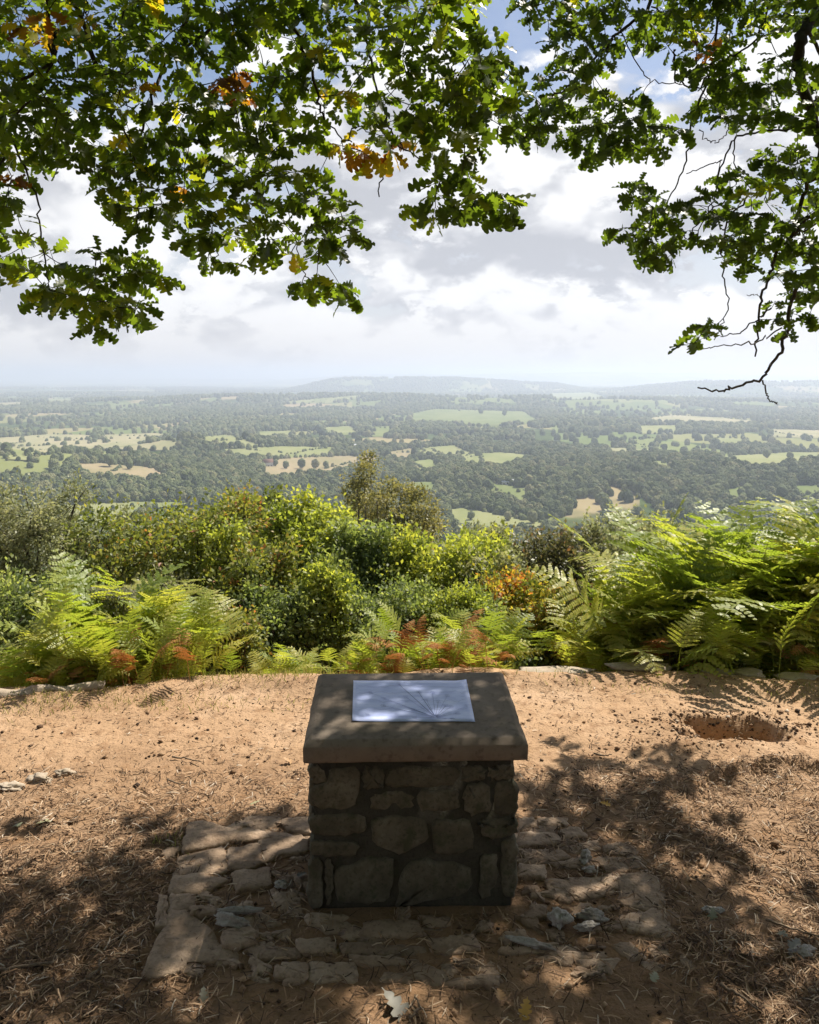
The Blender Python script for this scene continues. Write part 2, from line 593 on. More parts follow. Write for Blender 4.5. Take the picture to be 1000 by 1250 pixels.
def build_terrain():
    # polar sheet, finer in front of the camera
    a1 = np.linspace(-36, 36, 260)
    a2 = np.linspace(36, 324, 60)[1:-1]
    ang = np.radians(np.concatenate([a1, a2]))
    rad = np.concatenate([np.linspace(2.0, 12, 24), np.geomspace(12.6, 600, 60), np.geomspace(615, 25000, 230)])
    A, Rr = np.meshgrid(ang, rad, indexing='ij')
    X = np.sin(A) * Rr; Y = np.cos(A) * Rr
    Z = far_height(X, Y) - 0.30 * (1 - sstep(5.5, 9, Y)) - 0.02
    n, k = A.shape
    v = np.stack([X, Y, Z], -1).reshape(-1, 3)
    i = np.arange(n)[:, None]; j = np.arange(k - 1)[None, :]
    i2 = (i + 1) % n
    q = np.stack([i * k + j, i2 * k + j, i2 * k + j + 1, i * k + j + 1], -1).reshape(-1, 4)
    q = q[:, ::-1]
    # close the disc under the camera
    c = len(v)
    v = np.vstack([v, [[0, 0, -0.32]]])
    ii = np.arange(n)
    tri = np.stack([np.full(n, c), ii * k, ((ii + 1) % n) * k], -1)
    me = put_mesh('terrain', v, [q, tri[:, ::-1]], terrain_mat(), smooth=True)
    link('terrain', me, kind='structure')

    # the trodden clearing as a fine sheet of its own, over the terrain
    def spread(lo, hi, step, flo, fhi):
        mid = np.arange(lo, hi, step)
        a = lo - np.cumsum(np.geomspace(step, 1.2, 40))
        b = hi + np.cumsum(np.geomspace(step, 1.2, 40))
        a = a[a > flo][::-1]; b = b[b < fhi]
        return np.concatenate([[flo], a, mid, b, [fhi]])
    xs = spread(-2.75, 2.75, 0.0125, -14, 14)
    ys = np.concatenate([spread(1.9, 4.9, 0.0125, -9, 5.05)[:-1], np.linspace(4.93, 5.6, 12)])
    ys = np.unique(np.round(ys, 4))
    X, Y = np.meshgrid(xs, ys, indexing='ij')
    Z = near_height(X, Y)
    n, k = X.shape
    i = np.arange(n - 1)[:, None]; j = np.arange(k - 1)[None, :]
    q = np.stack([i * k + j, (i + 1) * k + j, (i + 1) * k + j + 1, i * k + j + 1], -1).reshape(-1, 4)
    me = put_mesh('dirt_clearing', np.stack([X, Y, Z], -1).reshape(-1, 3), [q], M['dirt'], smooth=True)
    link('dirt_clearing', me, kind='structure')


build_terrain()


# ------------------------------------------------------------------ haze
def build_haze():
    m, t = new_mat('valley_haze')
    vol = t.new('ShaderNodeVolumePrincipled')
    vol.inputs['Color'].default_value = (0.73, 0.815, 1.0, 1)
    vol.inputs['Density'].default_value = 2.05e-4
    vol.inputs['Anisotropy'].default_value = 0.35
    o = t.new('ShaderNodeOutputMaterial')
    t.l.new(vol.outputs[0], o.inputs['Volume'])
    x, y0, y1, z0, z1 = 26500, -26500, 26500, -175, 130
    v = [(sx * x, y, z) for z in (z0, z1) for y in (y0, y1) for sx in (-1, 1)]
    f = np.array([(0, 2, 3, 1), (4, 5, 7, 6), (0, 1, 5, 4), (2, 6, 7, 3), (0, 4, 6, 2), (1, 3, 7, 5)])
    me = put_mesh('haze', v, [f], m)
    link('haze', me, kind='stuff')


build_haze()


# ------------------------------------------------------------------ valley: fields, woods, trees
def unproject(px, py):
    """point of the terrain seen at a picture position"""
    dx = (px - 500) / 1000.0; dz = -(py - HORIZON) / 1000.0
    D = np.geomspace(400, 24000, 2500)
    z = far_height(dx * D, D)
    below = (H + dz * D) < z
    k = np.argmax(below) if below.any() else len(D) - 1
    return dx * D[k], D[k]


def zl(pts):  # from the left enlargement of the valley
    return [(x / 2, y / 2 + 430) for x, y in pts]


def zr(pts):
    return [(x / 2 + 500, y / 2 + 430) for x, y in pts]


GREEN, PALE, TAN, BROWN = 0.15, 0.4, 0.7, 0.95
FIELDS = [
    (zl([(100, 378), (350, 366), (470, 372), (390, 382), (190, 414), (100, 394)]), PALE),
    (zl([(150, 275), (250, 273), (370, 283), (430, 293), (380, 300), (280, 300), (220, 292)]), BROWN),
    (zl([(-60, 212), (0, 210), (120, 201), (230, 203), (220, 212), (60, 218), (-60, 219)]), TAN),
    (zl([(-60, 230), (60, 220), (290, 213), (380, 211), (440, 222), (430, 227), (250, 227), (80, 237), (-60, 238)]), TAN),
    (zl([(240, 203), (380, 198), (420, 205), (370, 210), (260, 210)]), TAN),
    (zl([(480, 208), (560, 202), (640, 215), (620, 223), (500, 216)]), PALE),
    (zl([(530, 238), (680, 231), (820, 233), (810, 241), (640, 247), (560, 245)]), PALE),
    (zl([(640, 268), (720, 258), (850, 254), (960, 260), (940, 268), (840, 279), (690, 292), (640, 292)]), BROWN),
    (zl([(20, 240), (90, 243), (90, 252), (20, 248)]), PALE),
    (zl([(780, 185), (860, 180), (880, 190), (800, 194)]), PALE),
    (zl([(900, 183), (960, 181), (955, 196), (905, 196)]), GREEN),
    (zl([(620, 195), (720, 192), (700, 203), (630, 201)]), PALE),
    (zl([(700, 116), (800, 112), (880, 105), (900, 108), (800, 120), (700, 121)]), PALE),
    (zl([(-40, 125), (60, 122), (60, 127), (-40, 129)]), TAN),
    (zl([(110, 115), (190, 113), (180, 119), (110, 120)]), PALE),
    (zl([(940, 246), (1000, 236), (1040, 240), (1000, 252), (950, 256)]), BROWN),
    (zr([(0, 150), (60, 139), (280, 145), (330, 165), (160, 171), (0, 166)]), GREEN),
    (zr([(90, 390), (120, 381), (400, 405), (395, 420), (290, 407), (210, 420), (100, 408)]), PALE),
    (zr([(190, 322), (300, 333), (280, 346), (200, 337)]), GREEN),
    (zr([(20, 235), (110, 228), (170, 240), (110, 247), (20, 242)]), PALE),
    (zr([(120, 251), (230, 245), (330, 257), (220, 271), (130, 264)]), PALE),
    (zr([(540, 214), (610, 211), (600, 229), (540, 229)]), GREEN),
    (zr([(570, 163), (640, 154), (760, 160), (880, 164), (870, 169), (600, 168)]), TAN),
    (zr([(560, 180), (660, 179), (655, 189), (560, 189)]), PALE),
    (zr([(880, 189), (1060, 193), (1060, 201), (880, 196)]), TAN),
    (zr([(755, 255), (860, 250), (930, 245), (1010, 246), (1000, 258), (840, 269), (760, 264)]), PALE),
    (zr([(760, 340), (830, 327), (830, 341), (780, 354)]), GREEN),
    (zr([(800, 362), (950, 372), (990, 380), (900, 387), (810, 372)]), GREEN),
    (zr([(740, 210), (820, 212), (820, 218), (750, 217)]), PALE),
    (zr([(340, 101), (440, 98), (500, 110), (350, 113)]), PALE),
    (zr([(485, 236), (600, 232), (600, 239), (490, 243)]), TAN),
    (zr([(590, 268), (640, 266), (640, 278), (600, 278)]), PALE),
    (zr([(0, 268), (60, 262), (80, 276), (20, 284)]), PALE),
    (zr([(-10, 320), (60, 318), (70, 330), (0, 336)]), GREEN),
    (zr([(930, 330), (1040, 322), (1040, 336), (950, 340)]), GREEN),
]
FIELD_WORLD = []


def build_fields():
    m, t = new_mat('field_crop')
    at = t.new('ShaderNodeAttribute', attribute_name='tint')
    g = t.new('ShaderNodeTexCoord').outputs['Object']
    n = t.noise(t.vmath('MULTIPLY', g, (1.0, 0.4, 1.0)), 0.013, 7, 0.7)
    col = t.ramp(at.outputs['Fac'], [(0.0, (0.17, 0.205, 0.075)), (0.4, (0.27, 0.275, 0.125)), (0.7, (0.36, 0.32, 0.19)), (1.0, (0.34, 0.265, 0.16))])
    col = t.mix(t.maprange(n, 0.35, 0.65, 0.0, 0.75), col, t.mix(1.0, col, c4(0.62, 0.74, 0.56), 'MULTIPLY'))
    finish(t, principled(t, col, 1.0, 0.0))
    for poly, tint in FIELDS:
        cy = np.mean([p[1] for p in poly])
        # the near side is hidden by the trees in front of it, so the sheet runs on towards the viewer
        pp = [(x, y + (0.085 * (y - HORIZON) if y > cy else 0)) for x, y in poly]
        # densify the outline
        dense = []
        for a, b in zip(pp, pp[1:] + pp[:1]):
            for s in np.linspace(0, 1, 4, endpoint=False):
                dense.append((a[0] + (b[0] - a[0]) * s, a[1] + (b[1] - a[1]) * s))
        w = np.array([unproject(*p) for p in dense])
        FIELD_WORLD.append((w, pp))
        ctr = w.mean(0)
        rings = [ctr + (w - ctr) * s for s in (1.0, 0.72, 0.42, 0.16)]
        v = np.concatenate(rings)
        z = far_height(v[:, 0], v[:, 1]) + 1.2
        v = np.column_stack([v, z])
        n_ = len(w)
        q = []
        for r in range(3):
            for i in range(n_):
                j = (i + 1) % n_
                q.append((r * n_ + i, r * n_ + j, (r + 1) * n_ + j, (r + 1) * n_ + i))
        v = np.vstack([v, [[ctr[0], ctr[1], far_height(ctr[:1], ctr[1:])[0] + 1.2]]])
        tri = [(3 * n_ + i, 3 * n_ + (i + 1) % n_, 4 * n_) for i in range(n_)]
        me = put_mesh('field', v, [np.array(q), np.array(tri)], m, {'tint': np.full(len(v), tint)}, smooth=True)
        link('field', me, kind='structure')


build_fields()


def clear_of_fields(x, y, margin=0.0):
    ok = np.ones(len(x), bool)
    for w, _ in FIELD_WORLD:
        lo = w.min(0) - 5; hi = w.max(0) + 5
        sel = (x > lo[0]) & (x < hi[0]) & (y > lo[1]) & (y < hi[1]) & ok
        idx = np.nonzero(sel)[0]
        if len(idx):
            ins = in_poly(x[idx], y[idx], w)
            ok[idx[ins]] = False
    return ok


def wood_mat():
    m, t = new_mat('wood_crowns')
    g = t.new('ShaderNodeTexCoord').outputs['Object']
    oi = t.new('ShaderNodeObjectInfo').outputs['Random']
    geo = t.new('ShaderNodeNewGeometry')
    n = t.noise(geo.outputs['Position'], 0.55, 5, 0.65)
    a = t.ramp(oi, [(0.0, (0.095, 0.122, 0.050)), (0.4, (0.160, 0.190, 0.078)), (0.75, (0.225, 0.245, 0.105)), (1.0, (0.29, 0.275, 0.13))])
    col = t.mix(t.maprange(n, 0.40, 0.62, 0.0, 0.75), a, t.mix(1.0, a, c4(0.58, 0.61, 0.60), 'MULTIPLY'))
    finish(t, principled(t, col, 0.95, 0.1, bump(t, n, 1.0, 2.0)))
    return m


M['wood'] = wood_mat()


def gn_instancer(ob, subdiv, nscale, namp, mat):
    ng = bpy.data.node_groups.new('wood_scatter', 'GeometryNodeTree')
    ng.interface.new_socket('Geometry', in_out='INPUT', socket_type='NodeSocketGeometry')
    ng.interface.new_socket('Geometry', in_out='OUTPUT', socket_type='NodeSocketGeometry')
    N, L = ng.nodes, ng.links
    gi = N.new('NodeGroupInput'); go = N.new('NodeGroupOutput')
    ico = N.new('GeometryNodeMeshIcoSphere')
    ico.inputs['Subdivisions'].default_value = subdiv
    ico.inputs['Radius'].default_value = 1.0
    pos = N.new('GeometryNodeInputPosition')
    nz = N.new('ShaderNodeTexNoise')
    nz.inputs['Scale'].default_value = nscale
    nz.inputs['Detail'].default_value = 4
    nz.inputs['Roughness'].default_value = 0.6
    L.new(pos.outputs[0], nz.inputs['Vector'])
    sub = N.new('ShaderNodeMath'); sub.operation = 'SUBTRACT'; sub.inputs[1].default_value = 0.5
    L.new(nz.outputs['Fac'], sub.inputs[0])
    mul = N.new('ShaderNodeMath'); mul.operation = 'MULTIPLY'; mul.inputs[1].default_value = namp
    L.new(sub.outputs[0], mul.inputs[0])
    sc = N.new('ShaderNodeVectorMath'); sc.operation = 'SCALE'
    L.new(pos.outputs[0], sc.inputs[0]); L.new(mul.outputs[0], sc.inputs['Scale'])
    sp = N.new('GeometryNodeSetPosition')
    L.new(ico.outputs['Mesh'], sp.inputs['Geometry']); L.new(sc.outputs[0], sp.inputs['Offset'])
    sm = N.new('GeometryNodeSetMaterial')
    sm.inputs['Material'].default_value = mat
    L.new(sp.outputs[0], sm.inputs[0])
    iop = N.new('GeometryNodeInstanceOnPoints')
    L.new(gi.outputs[0], iop.inputs['Points']); L.new(sm.outputs[0], iop.inputs['Instance'])

    def attr(nm, typ):
        a = N.new('GeometryNodeInputNamedAttribute'); a.data_type = typ
        a.inputs['Name'].default_value = nm
        return a.outputs[0]
    L.new(attr('rot', 'FLOAT_VECTOR'), iop.inputs['Rotation'])
    L.new(attr('scl', 'FLOAT_VECTOR'), iop.inputs['Scale'])
    L.new(iop.outputs[0], go.inputs[0])
    md = ob.modifiers.new('scatter', 'NODES')
    md.node_group = ng


def scatter_wood(name, x, y, s, subdiv=3):
    z = far_height(x, y)
    n = len(x)
    hgt = s * rng.uniform(1.1, 1.55, n)
    me = bpy.data.meshes.new(name)
    me.vertices.add(n)
    me.vertices.foreach_set('co', np.column_stack([x, y, z + hgt * 0.55]).astype(np.float32).ravel())
    a = me.attributes.new('rot', 'FLOAT_VECTOR', 'POINT')
    a.data.foreach_set('vector', np.column_stack([rng.uniform(-.25, .25, n), rng.uniform(-.25, .25, n), rng.uniform(0, 6.28, n)]).astype(np.float32).ravel())
    a = me.attributes.new('scl', 'FLOAT_VECTOR', 'POINT')
    a.data.foreach_set('vector', np.column_stack([s * rng.uniform(.85, 1.15, n), s * rng.uniform(.85, 1.15, n), hgt]).astype(np.float32).ravel())
    me.materials.append(M['wood'])
    o = link(name, me, kind='stuff')
    gn_instancer(o, subdiv, 2.3, 0.95, M['wood'])
    return o


def build_woods():
    # near woods: single crowns about 8 m across
    def jitter_grid(d0, d1, step, keep, half=0.62):
        ys = np.arange(d0, d1, step)
        xs = []; yy = []
        for yv in ys:
            w = half * yv + 60
            k = np.arange(-w, w, step)
            xs.append(k + rng.uniform(-.42, .42, len(k)) * step)
            yy.append(yv + rng.uniform(-.42, .42, len(k)) * step)
        x = np.concatenate(xs); y = np.concatenate(yy)
        d = fbm(x / 210, y / 330, 77, 4)
        k = (d > keep) | (rng.random(len(x)) < 0.05)
        k &= clear_of_fields(x, y)
        return x[k], y[k]
    hx, hy, hs = [], [], []
    for w, pp in FIELD_WORLD:
        nxt = np.roll(w, -1, 0)
        for a, b in zip(w, nxt):
            L = np.linalg.norm(b - a)
            st = max(5.0, a[1] * 0.0045)
            k = int(L / st)
            if k < 1: continue
            f = (np.arange(k) + rng.random(k)) / k
            p = a + (b - a) * f[:, None] + rng.normal(0, st * .35, (k, 2))
            keep = rng.random(k) < 0.75
            hx.append(p[keep, 0]); hy.append(p[keep, 1])
            hs.append((rng.gamma(3, 0.55, k) + 0.9)[keep] * min(2.2, 0.8 + a[1] / 4000))
        # a hedge or two across the field, and stray trees
        for _ in range(2):
            a, b = w[rng.integers(len(w))], w[rng.integers(len(w))]
            L = np.linalg.norm(b - a); k = int(L / max(6, a[1] * .006))
            f = rng.random(k)
            p = a + (b - a) * f[:, None] + rng.normal(0, 1.5, (k, 2))
            hx.append(p[:, 0]); hy.append(p[:, 1]); hs.append(rng.gamma(2.5, 0.45, k) + 0.6)
    scatter_wood('hedgerows', np.concatenate(hx), np.concatenate(hy), np.concatenate(hs), 2)
    x, y = jitter_grid(430, 1500, 7.4, -0.22)
    scatter_wood('valley_woods', x, y, rng.uniform(2.9, 5.6, len(x)) * (1 + 0.25 * fbm(x / 60, y / 60, 5, 2)), 4)
    x, y = jitter_grid(1500, 3200, 11.5, -0.06)
    scatter_wood('distant_woods', x, y, rng.uniform(4.0, 7.5, len(x)), 3)
    x, y = jitter_grid(3200, 6600, 21, 0.06)
    scatter_wood('far_woods', x, y, rng.uniform(5.0, 9, len(x)), 2)
    x, y = jitter_grid(6500, 8000, 26, -0.25, 0.3)
    scatter_wood('ridge_crest_woods', x, y, rng.uniform(6, 10, len(x)), 2)
    x, y = jitter_grid(8000, 9500, 32, 0.12)
    scatter_wood('ridge_woods', x, y, rng.uniform(6, 10, len(x)), 2)


build_woods()


def lump_crown(r, seed, sub=3):
    """a lumpy round tree crown, used far away"""
    bpy_me = bpy.data.meshes.new('crown')
    import bmesh
    bm = bmesh.new()
    bmesh.ops.create_icosphere(bm, subdivisions=sub, radius=1.0)
    from mathutils import noise as mn
    for v in bm.verts:
        k = 1 + 0.30 * mn.noise(v.co * 1.9 + Vector((seed, 0, 0))) + 0.22 * mn.noise(v.co * 4.3 + Vector((0, seed, 0)))
        v.co = Vector((v.co.x * k, v.co.y * k, v.co.z * k * 0.95)) * r
    bm.to_mesh(bpy_me)
    bm.free()
    for p in bpy_me.polygons:
        p.use_smooth = True
    bpy_me.materials.append(M['wood'])
    return bpy_me


def build_field_trees():
    crowns = [lump_crown(1.0, s) for s in (1.3, 5.2, 9.9)]
    tv, tq = tube([(0, 0, -1.0), (0, 0, 1.2)], [0.13, 0.09], 6)
    trunk = put_mesh('trunk', tv, [tq], M['stem'])
    spots = [  # px, py of the foot, radius, where
        (75, 634, 5.5, 'round dark tree on the near edge of the pale green field at left'),
        (108, 637, 7.0, 'broad dark tree standing in front of the pale green field at left'),
        (134, 571, 9.0, 'round dark tree at the top of the brown field on the left'),
        (158, 574, 6.0, 'small rusty round tree beside the dark tree in the left brown field'),
        (349, 573, 6.5, 'first round tree of the row across the tan field behind the birch'),
        (368, 573, 8.5, 'largest round tree of the row across the tan field behind the birch'),
        (385, 573, 8.0, 'third round tree of the row across the tan field behind the birch'),
        (398, 572, 6.0, 'last round tree of the row across the tan field behind the birch'),
        (336, 570, 6.0, 'small round tree beside the pale farmhouse in the valley'),
        (587, 506, 14.0, 'dark clump of a tree in the big pale field below the central ridge'),
        (616, 508, 12.0, 'lone dark tree near the right end of the field below the ridge'),
        (575, 636, 5.0, 'small tree on the lower edge of the pale field right of the birch'),
        (650, 640, 6.5, 'round tree on the lower edge of the pale field right of centre'),
        (620, 637, 5.0, 'low tree in the middle of the pale field right of the birch'),
        (563, 548, 6.0, 'lone dark tree in the pale pasture beside the hedged fields'),
        (646, 594, 7.0, 'round tree beside the white barn roof in the valley'),
        (936, 560, 8.0, 'round dark tree in the pale field near the right edge'),
        (965, 562, 7.0, 'second dark tree in the pale field near the right edge'),
        (955, 612, 9.0, 'broad dark tree by the small green paddock far right'),
        (905, 608, 6.0, 'small pale tree beside the green paddock far right'),
    ]
    for i, (px, py, r, lab) in enumerate(spots):
        x, y = unproject(px, py)
        z = slope_z(x, y)
        t = thing('field_tree', lab, 'tree', (x, y, z), group='trees standing in the valley fields')
        c = link('crown', crowns[i % 3], t)
        c.location = (0, 0, r * 1.0)
        c.scale = (r * .62, r * .62, r * .8)
        c.rotation_euler = (0, 0, i * 1.7)
        k = link('trunk', trunk, t)
        k.scale = (r * .5, r * .5, r * .35)


build_field_trees()


def build_houses():
    wall = tint_mat('white_render', [(0, (0.62, 0.60, 0.57)), (1, (0.72, 0.70, 0.66))])
    tile = tint_mat('roof_tile', [(0, (0.23, 0.13, 0.09)), (1, (0.30, 0.18, 0.13))])
    grey = tint_mat('roof_sheet', [(0, (0.55, 0.56, 0.58)), (1, (0.62, 0.62, 0.63))])
    dark = tint_mat('window_dark', [(0, (0.03, 0.03, 0.035)), (1, (0.03, 0.03, 0.035))])

    def house(px, py, w, d, h, rh, rz, roofm, lab, cat, nm):
        x, y = unproject(px, py)
        t = thing(nm, lab, cat, (x, y, slope_z(x, y)), R(rz))
        a, b = w / 2, d / 2
        v = [(-a, -b, -1), (a, -b, -1), (a, b, -1), (-a, b, -1), (-a, -b, h), (a, -b, h), (a, b, h), (-a, b, h), (-a, 0, h + rh), (a, 0, h + rh)]
        q = np.array([(0, 1, 5, 4), (2, 3, 7, 6)])
        t5 = np.array([(1, 2, 6, 9, 5), (3, 0, 4, 8, 7)])
        link('wall', put_mesh('wall', v, [q, t5], wall, {'tint': np.full(10, .5)}), t)
        o = 0.5
        rv = []
        for s in (-1, 1):
            for zoff in (0.05, 0.35):
                rv += [(-a - o, s * (b + o), h - rh * o / b + zoff), (a + o, s * (b + o), h - rh * o / b + zoff), (a + o, 0, h + rh + zoff), (-a - o, 0, h + rh + zoff)]
        rq = []
        for k in (0, 8):
            rq += [(k + 4, k + 5, k + 6, k + 7), (k, k + 3, k + 2, k + 1), (k, k + 1, k + 5, k + 4), (k, k + 4, k + 7, k + 3), (k + 1, k + 2, k + 6, k + 5)]
        link('roof', put_mesh('roof', rv, [np.array(rq)], roofm, {'tint': np.full(16, .5)}), t)
        for k in range(3):
            cx = -a + w * (k + .5) / 3
            wv = [(cx - .6, -b - .06, 1.0), (cx + .6, -b - .06, 1.0), (cx + .6, -b - .06, 2.3), (cx - .6, -b - .06, 2.3)]
            link('window', put_mesh('window', wv, [np.array([(0, 1, 2, 3)])], dark, {'tint': np.full(4, .5)}), t)
    house(327, 570, 13, 9, 6.5, 4.0, 20, tile, 'pale farmhouse with brown roof at the end of the tan valley field', 'house', 'farmhouse')
    house(620, 592, 12, 8, 3.6, 2.2, -10, grey, 'low white barn with pale roof beside the small green valley field', 'barn', 'barn')
    house(430, 548, 14, 10, 5, 3.2, 15, grey, 'distant white farm building above the tan field behind the birch', 'barn', 'barn')


build_houses()


# ------------------------------------------------------------------ plinth
def round_poly(poly, n, cut=0.18, it=2):
    """resample a polygon with softened corners to n points"""
    p = np.asarray(poly, float)
    for _ in range(it):
        q = []
        for a, b in zip(p, np.roll(p, -1, 0)):
            q += [a * (1 - cut) + b * cut, a * cut + b * (1 - cut)]
        p = np.array(q)
    seg = np.linalg.norm(np.roll(p, -1, 0) - p, axis=1)
    cum = np.concatenate([[0], np.cumsum(seg)])
    t = np.linspace(0, cum[-1], n, endpoint=False)
    pc = np.vstack([p, p[:1]])
    return np.column_stack([np.interp(t, cum, pc[:, 0]), np.interp(t, cum, pc[:, 1])])


def shrink(p, d):
    """move a ring inwards by about d"""
    c = p.mean(0)
    e = np.roll(p, -1, 0) - np.roll(p, 1, 0)
    nrm = np.column_stack([e[:, 1], -e[:, 0]])
    nrm /= np.linalg.norm(nrm, axis=1)[:, None] + 1e-9
    area = 0.5 * np.sum(p[:, 0] * np.roll(p[:, 1], -1) - np.roll(p[:, 0], -1) * p[:, 1])
    if area < 0:
        nrm = -nrm
    q = p - nrm * d
    # never past the centre
    return np.where((np.sum((q - c) * (p - c), axis=1) > 0)[:, None], q, c + (p - c) * 0.3)


def slab_stone(poly2, thick, proud, n=20, seed=0, rough=0.006, bevel=0.012, flat=False):
    """a stone seen face-on: outline in (u,v), depth w from -thick to proud. returns verts (u,v,w), quads, tris"""
    p = round_poly(poly2, n, *((0.08, 1) if flat else (0.14, 2)))
    p = p.mean(0) + (p - p.mean(0)) * (1.12 if flat else 1.03)
    area = np.sum(p[:, 0] * np.roll(p[:, 1], -1) - np.roll(p[:, 0], -1) * p[:, 1])
    if area < 0:
        p = p[::-1]
    rr = np.random.default_rng(seed)
    p = p + rr.normal(0, rough * 0.7, p.shape)
    inr = np.linalg.norm(p - p.mean(0), axis=1).min()
    b = min(bevel, inr * 0.3)
    c0 = p.mean(0)
    p2 = c0 + (shrink(p, b) - c0)
    rings = [(p, -thick), (p, proud - b), (shrink(p, b * 0.35), proud - b * 0.35), (p2, proud), (c0 + (p2 - c0) * 0.72, proud + rough * .3), (c0 + (p2 - c0) * 0.36, proud + rough * .4)]
    v = []
    for k, (r, w) in enumerate(rings):
        wob = fbm(r[:, 0] * 22 + seed * 3.1, r[:, 1] * 22, seed % 97, 3) * rough * (0 if k == 0 else (1.5 if not flat else 1.3))
        v.append(np.column_stack([r, w + wob]))
    v.append([[*p.mean(0), proud + rough * .4]])
    v = np.vstack(v)
    q = []
    for k in range(len(rings) - 1):
        for i in range(n):
            j = (i + 1) % n
            q.append((k * n + i, k * n + j, (k + 1) * n + j, (k + 1) * n + i))
    k = len(rings) - 1
    t = [(k * n + i, k * n + (i + 1) % n, (k + 1) * n) for i in range(n)]
    return v, np.array(q), np.array(t)


Z7 = lambda pts: [(x / 3.45 + 360, y / 3.45 + 920) for x, y in pts]
FRONT = [Z7(p) for p in (
    [(55, 55), (130, 57), (135, 122), (58, 128)],
    [(142, 60), (272, 60), (278, 150), (268, 190), (235, 245), (72, 243), (68, 140), (140, 128)],
    [(288, 58), (372, 60), (374, 152), (288, 156)],
    [(382, 60), (690, 60), (692, 150), (384, 153)],
    [(300, 165), (500, 162), (505, 248), (318, 248)],
    [(514, 162), (690, 160), (700, 250), (514, 250)],
    [(700, 60), (800, 60), (805, 125), (705, 130)],
    [(812, 60), (925, 60), (932, 120), (815, 124)],
    [(706, 140), (820, 134), (832, 268), (720, 275)],
    [(840, 132), (945, 130), (945, 275), (842, 275)],
    [(62, 256), (296, 260), (300, 350), (62, 348)],
    [(318, 270), (552, 275), (560, 380), (450, 438), (330, 386)],
    [(582, 288), (742, 284), (758, 392), (684, 442), (584, 428)],
    [(765, 288), (938, 285), (938, 362), (830, 372), (790, 352)],
    [(62, 366), (268, 374), (256, 438), (66, 428)],
    [(58, 440), (114, 445), (120, 645), (58, 652)],
    [(126, 444), (162, 452), (158, 632), (128, 640)],
    [(167, 490), (290, 455), (412, 438), (406, 610), (365, 638), (176, 632)],
    [(420, 655), (440, 560), (470, 478), (538, 452), (700, 478), (752, 508), (736, 592), (660, 618), (505, 638)],
    [(784, 450), (852, 432), (858, 520), (830, 620), (780, 624)],
    [(870, 378), (942, 372), (938, 612), (874, 624)],
)]
YAW = R(1.6)
PLX, PLY = 0.0103, 2.578       # centre of the front foot of the plinth
BW, BD = 0.655, 0.46


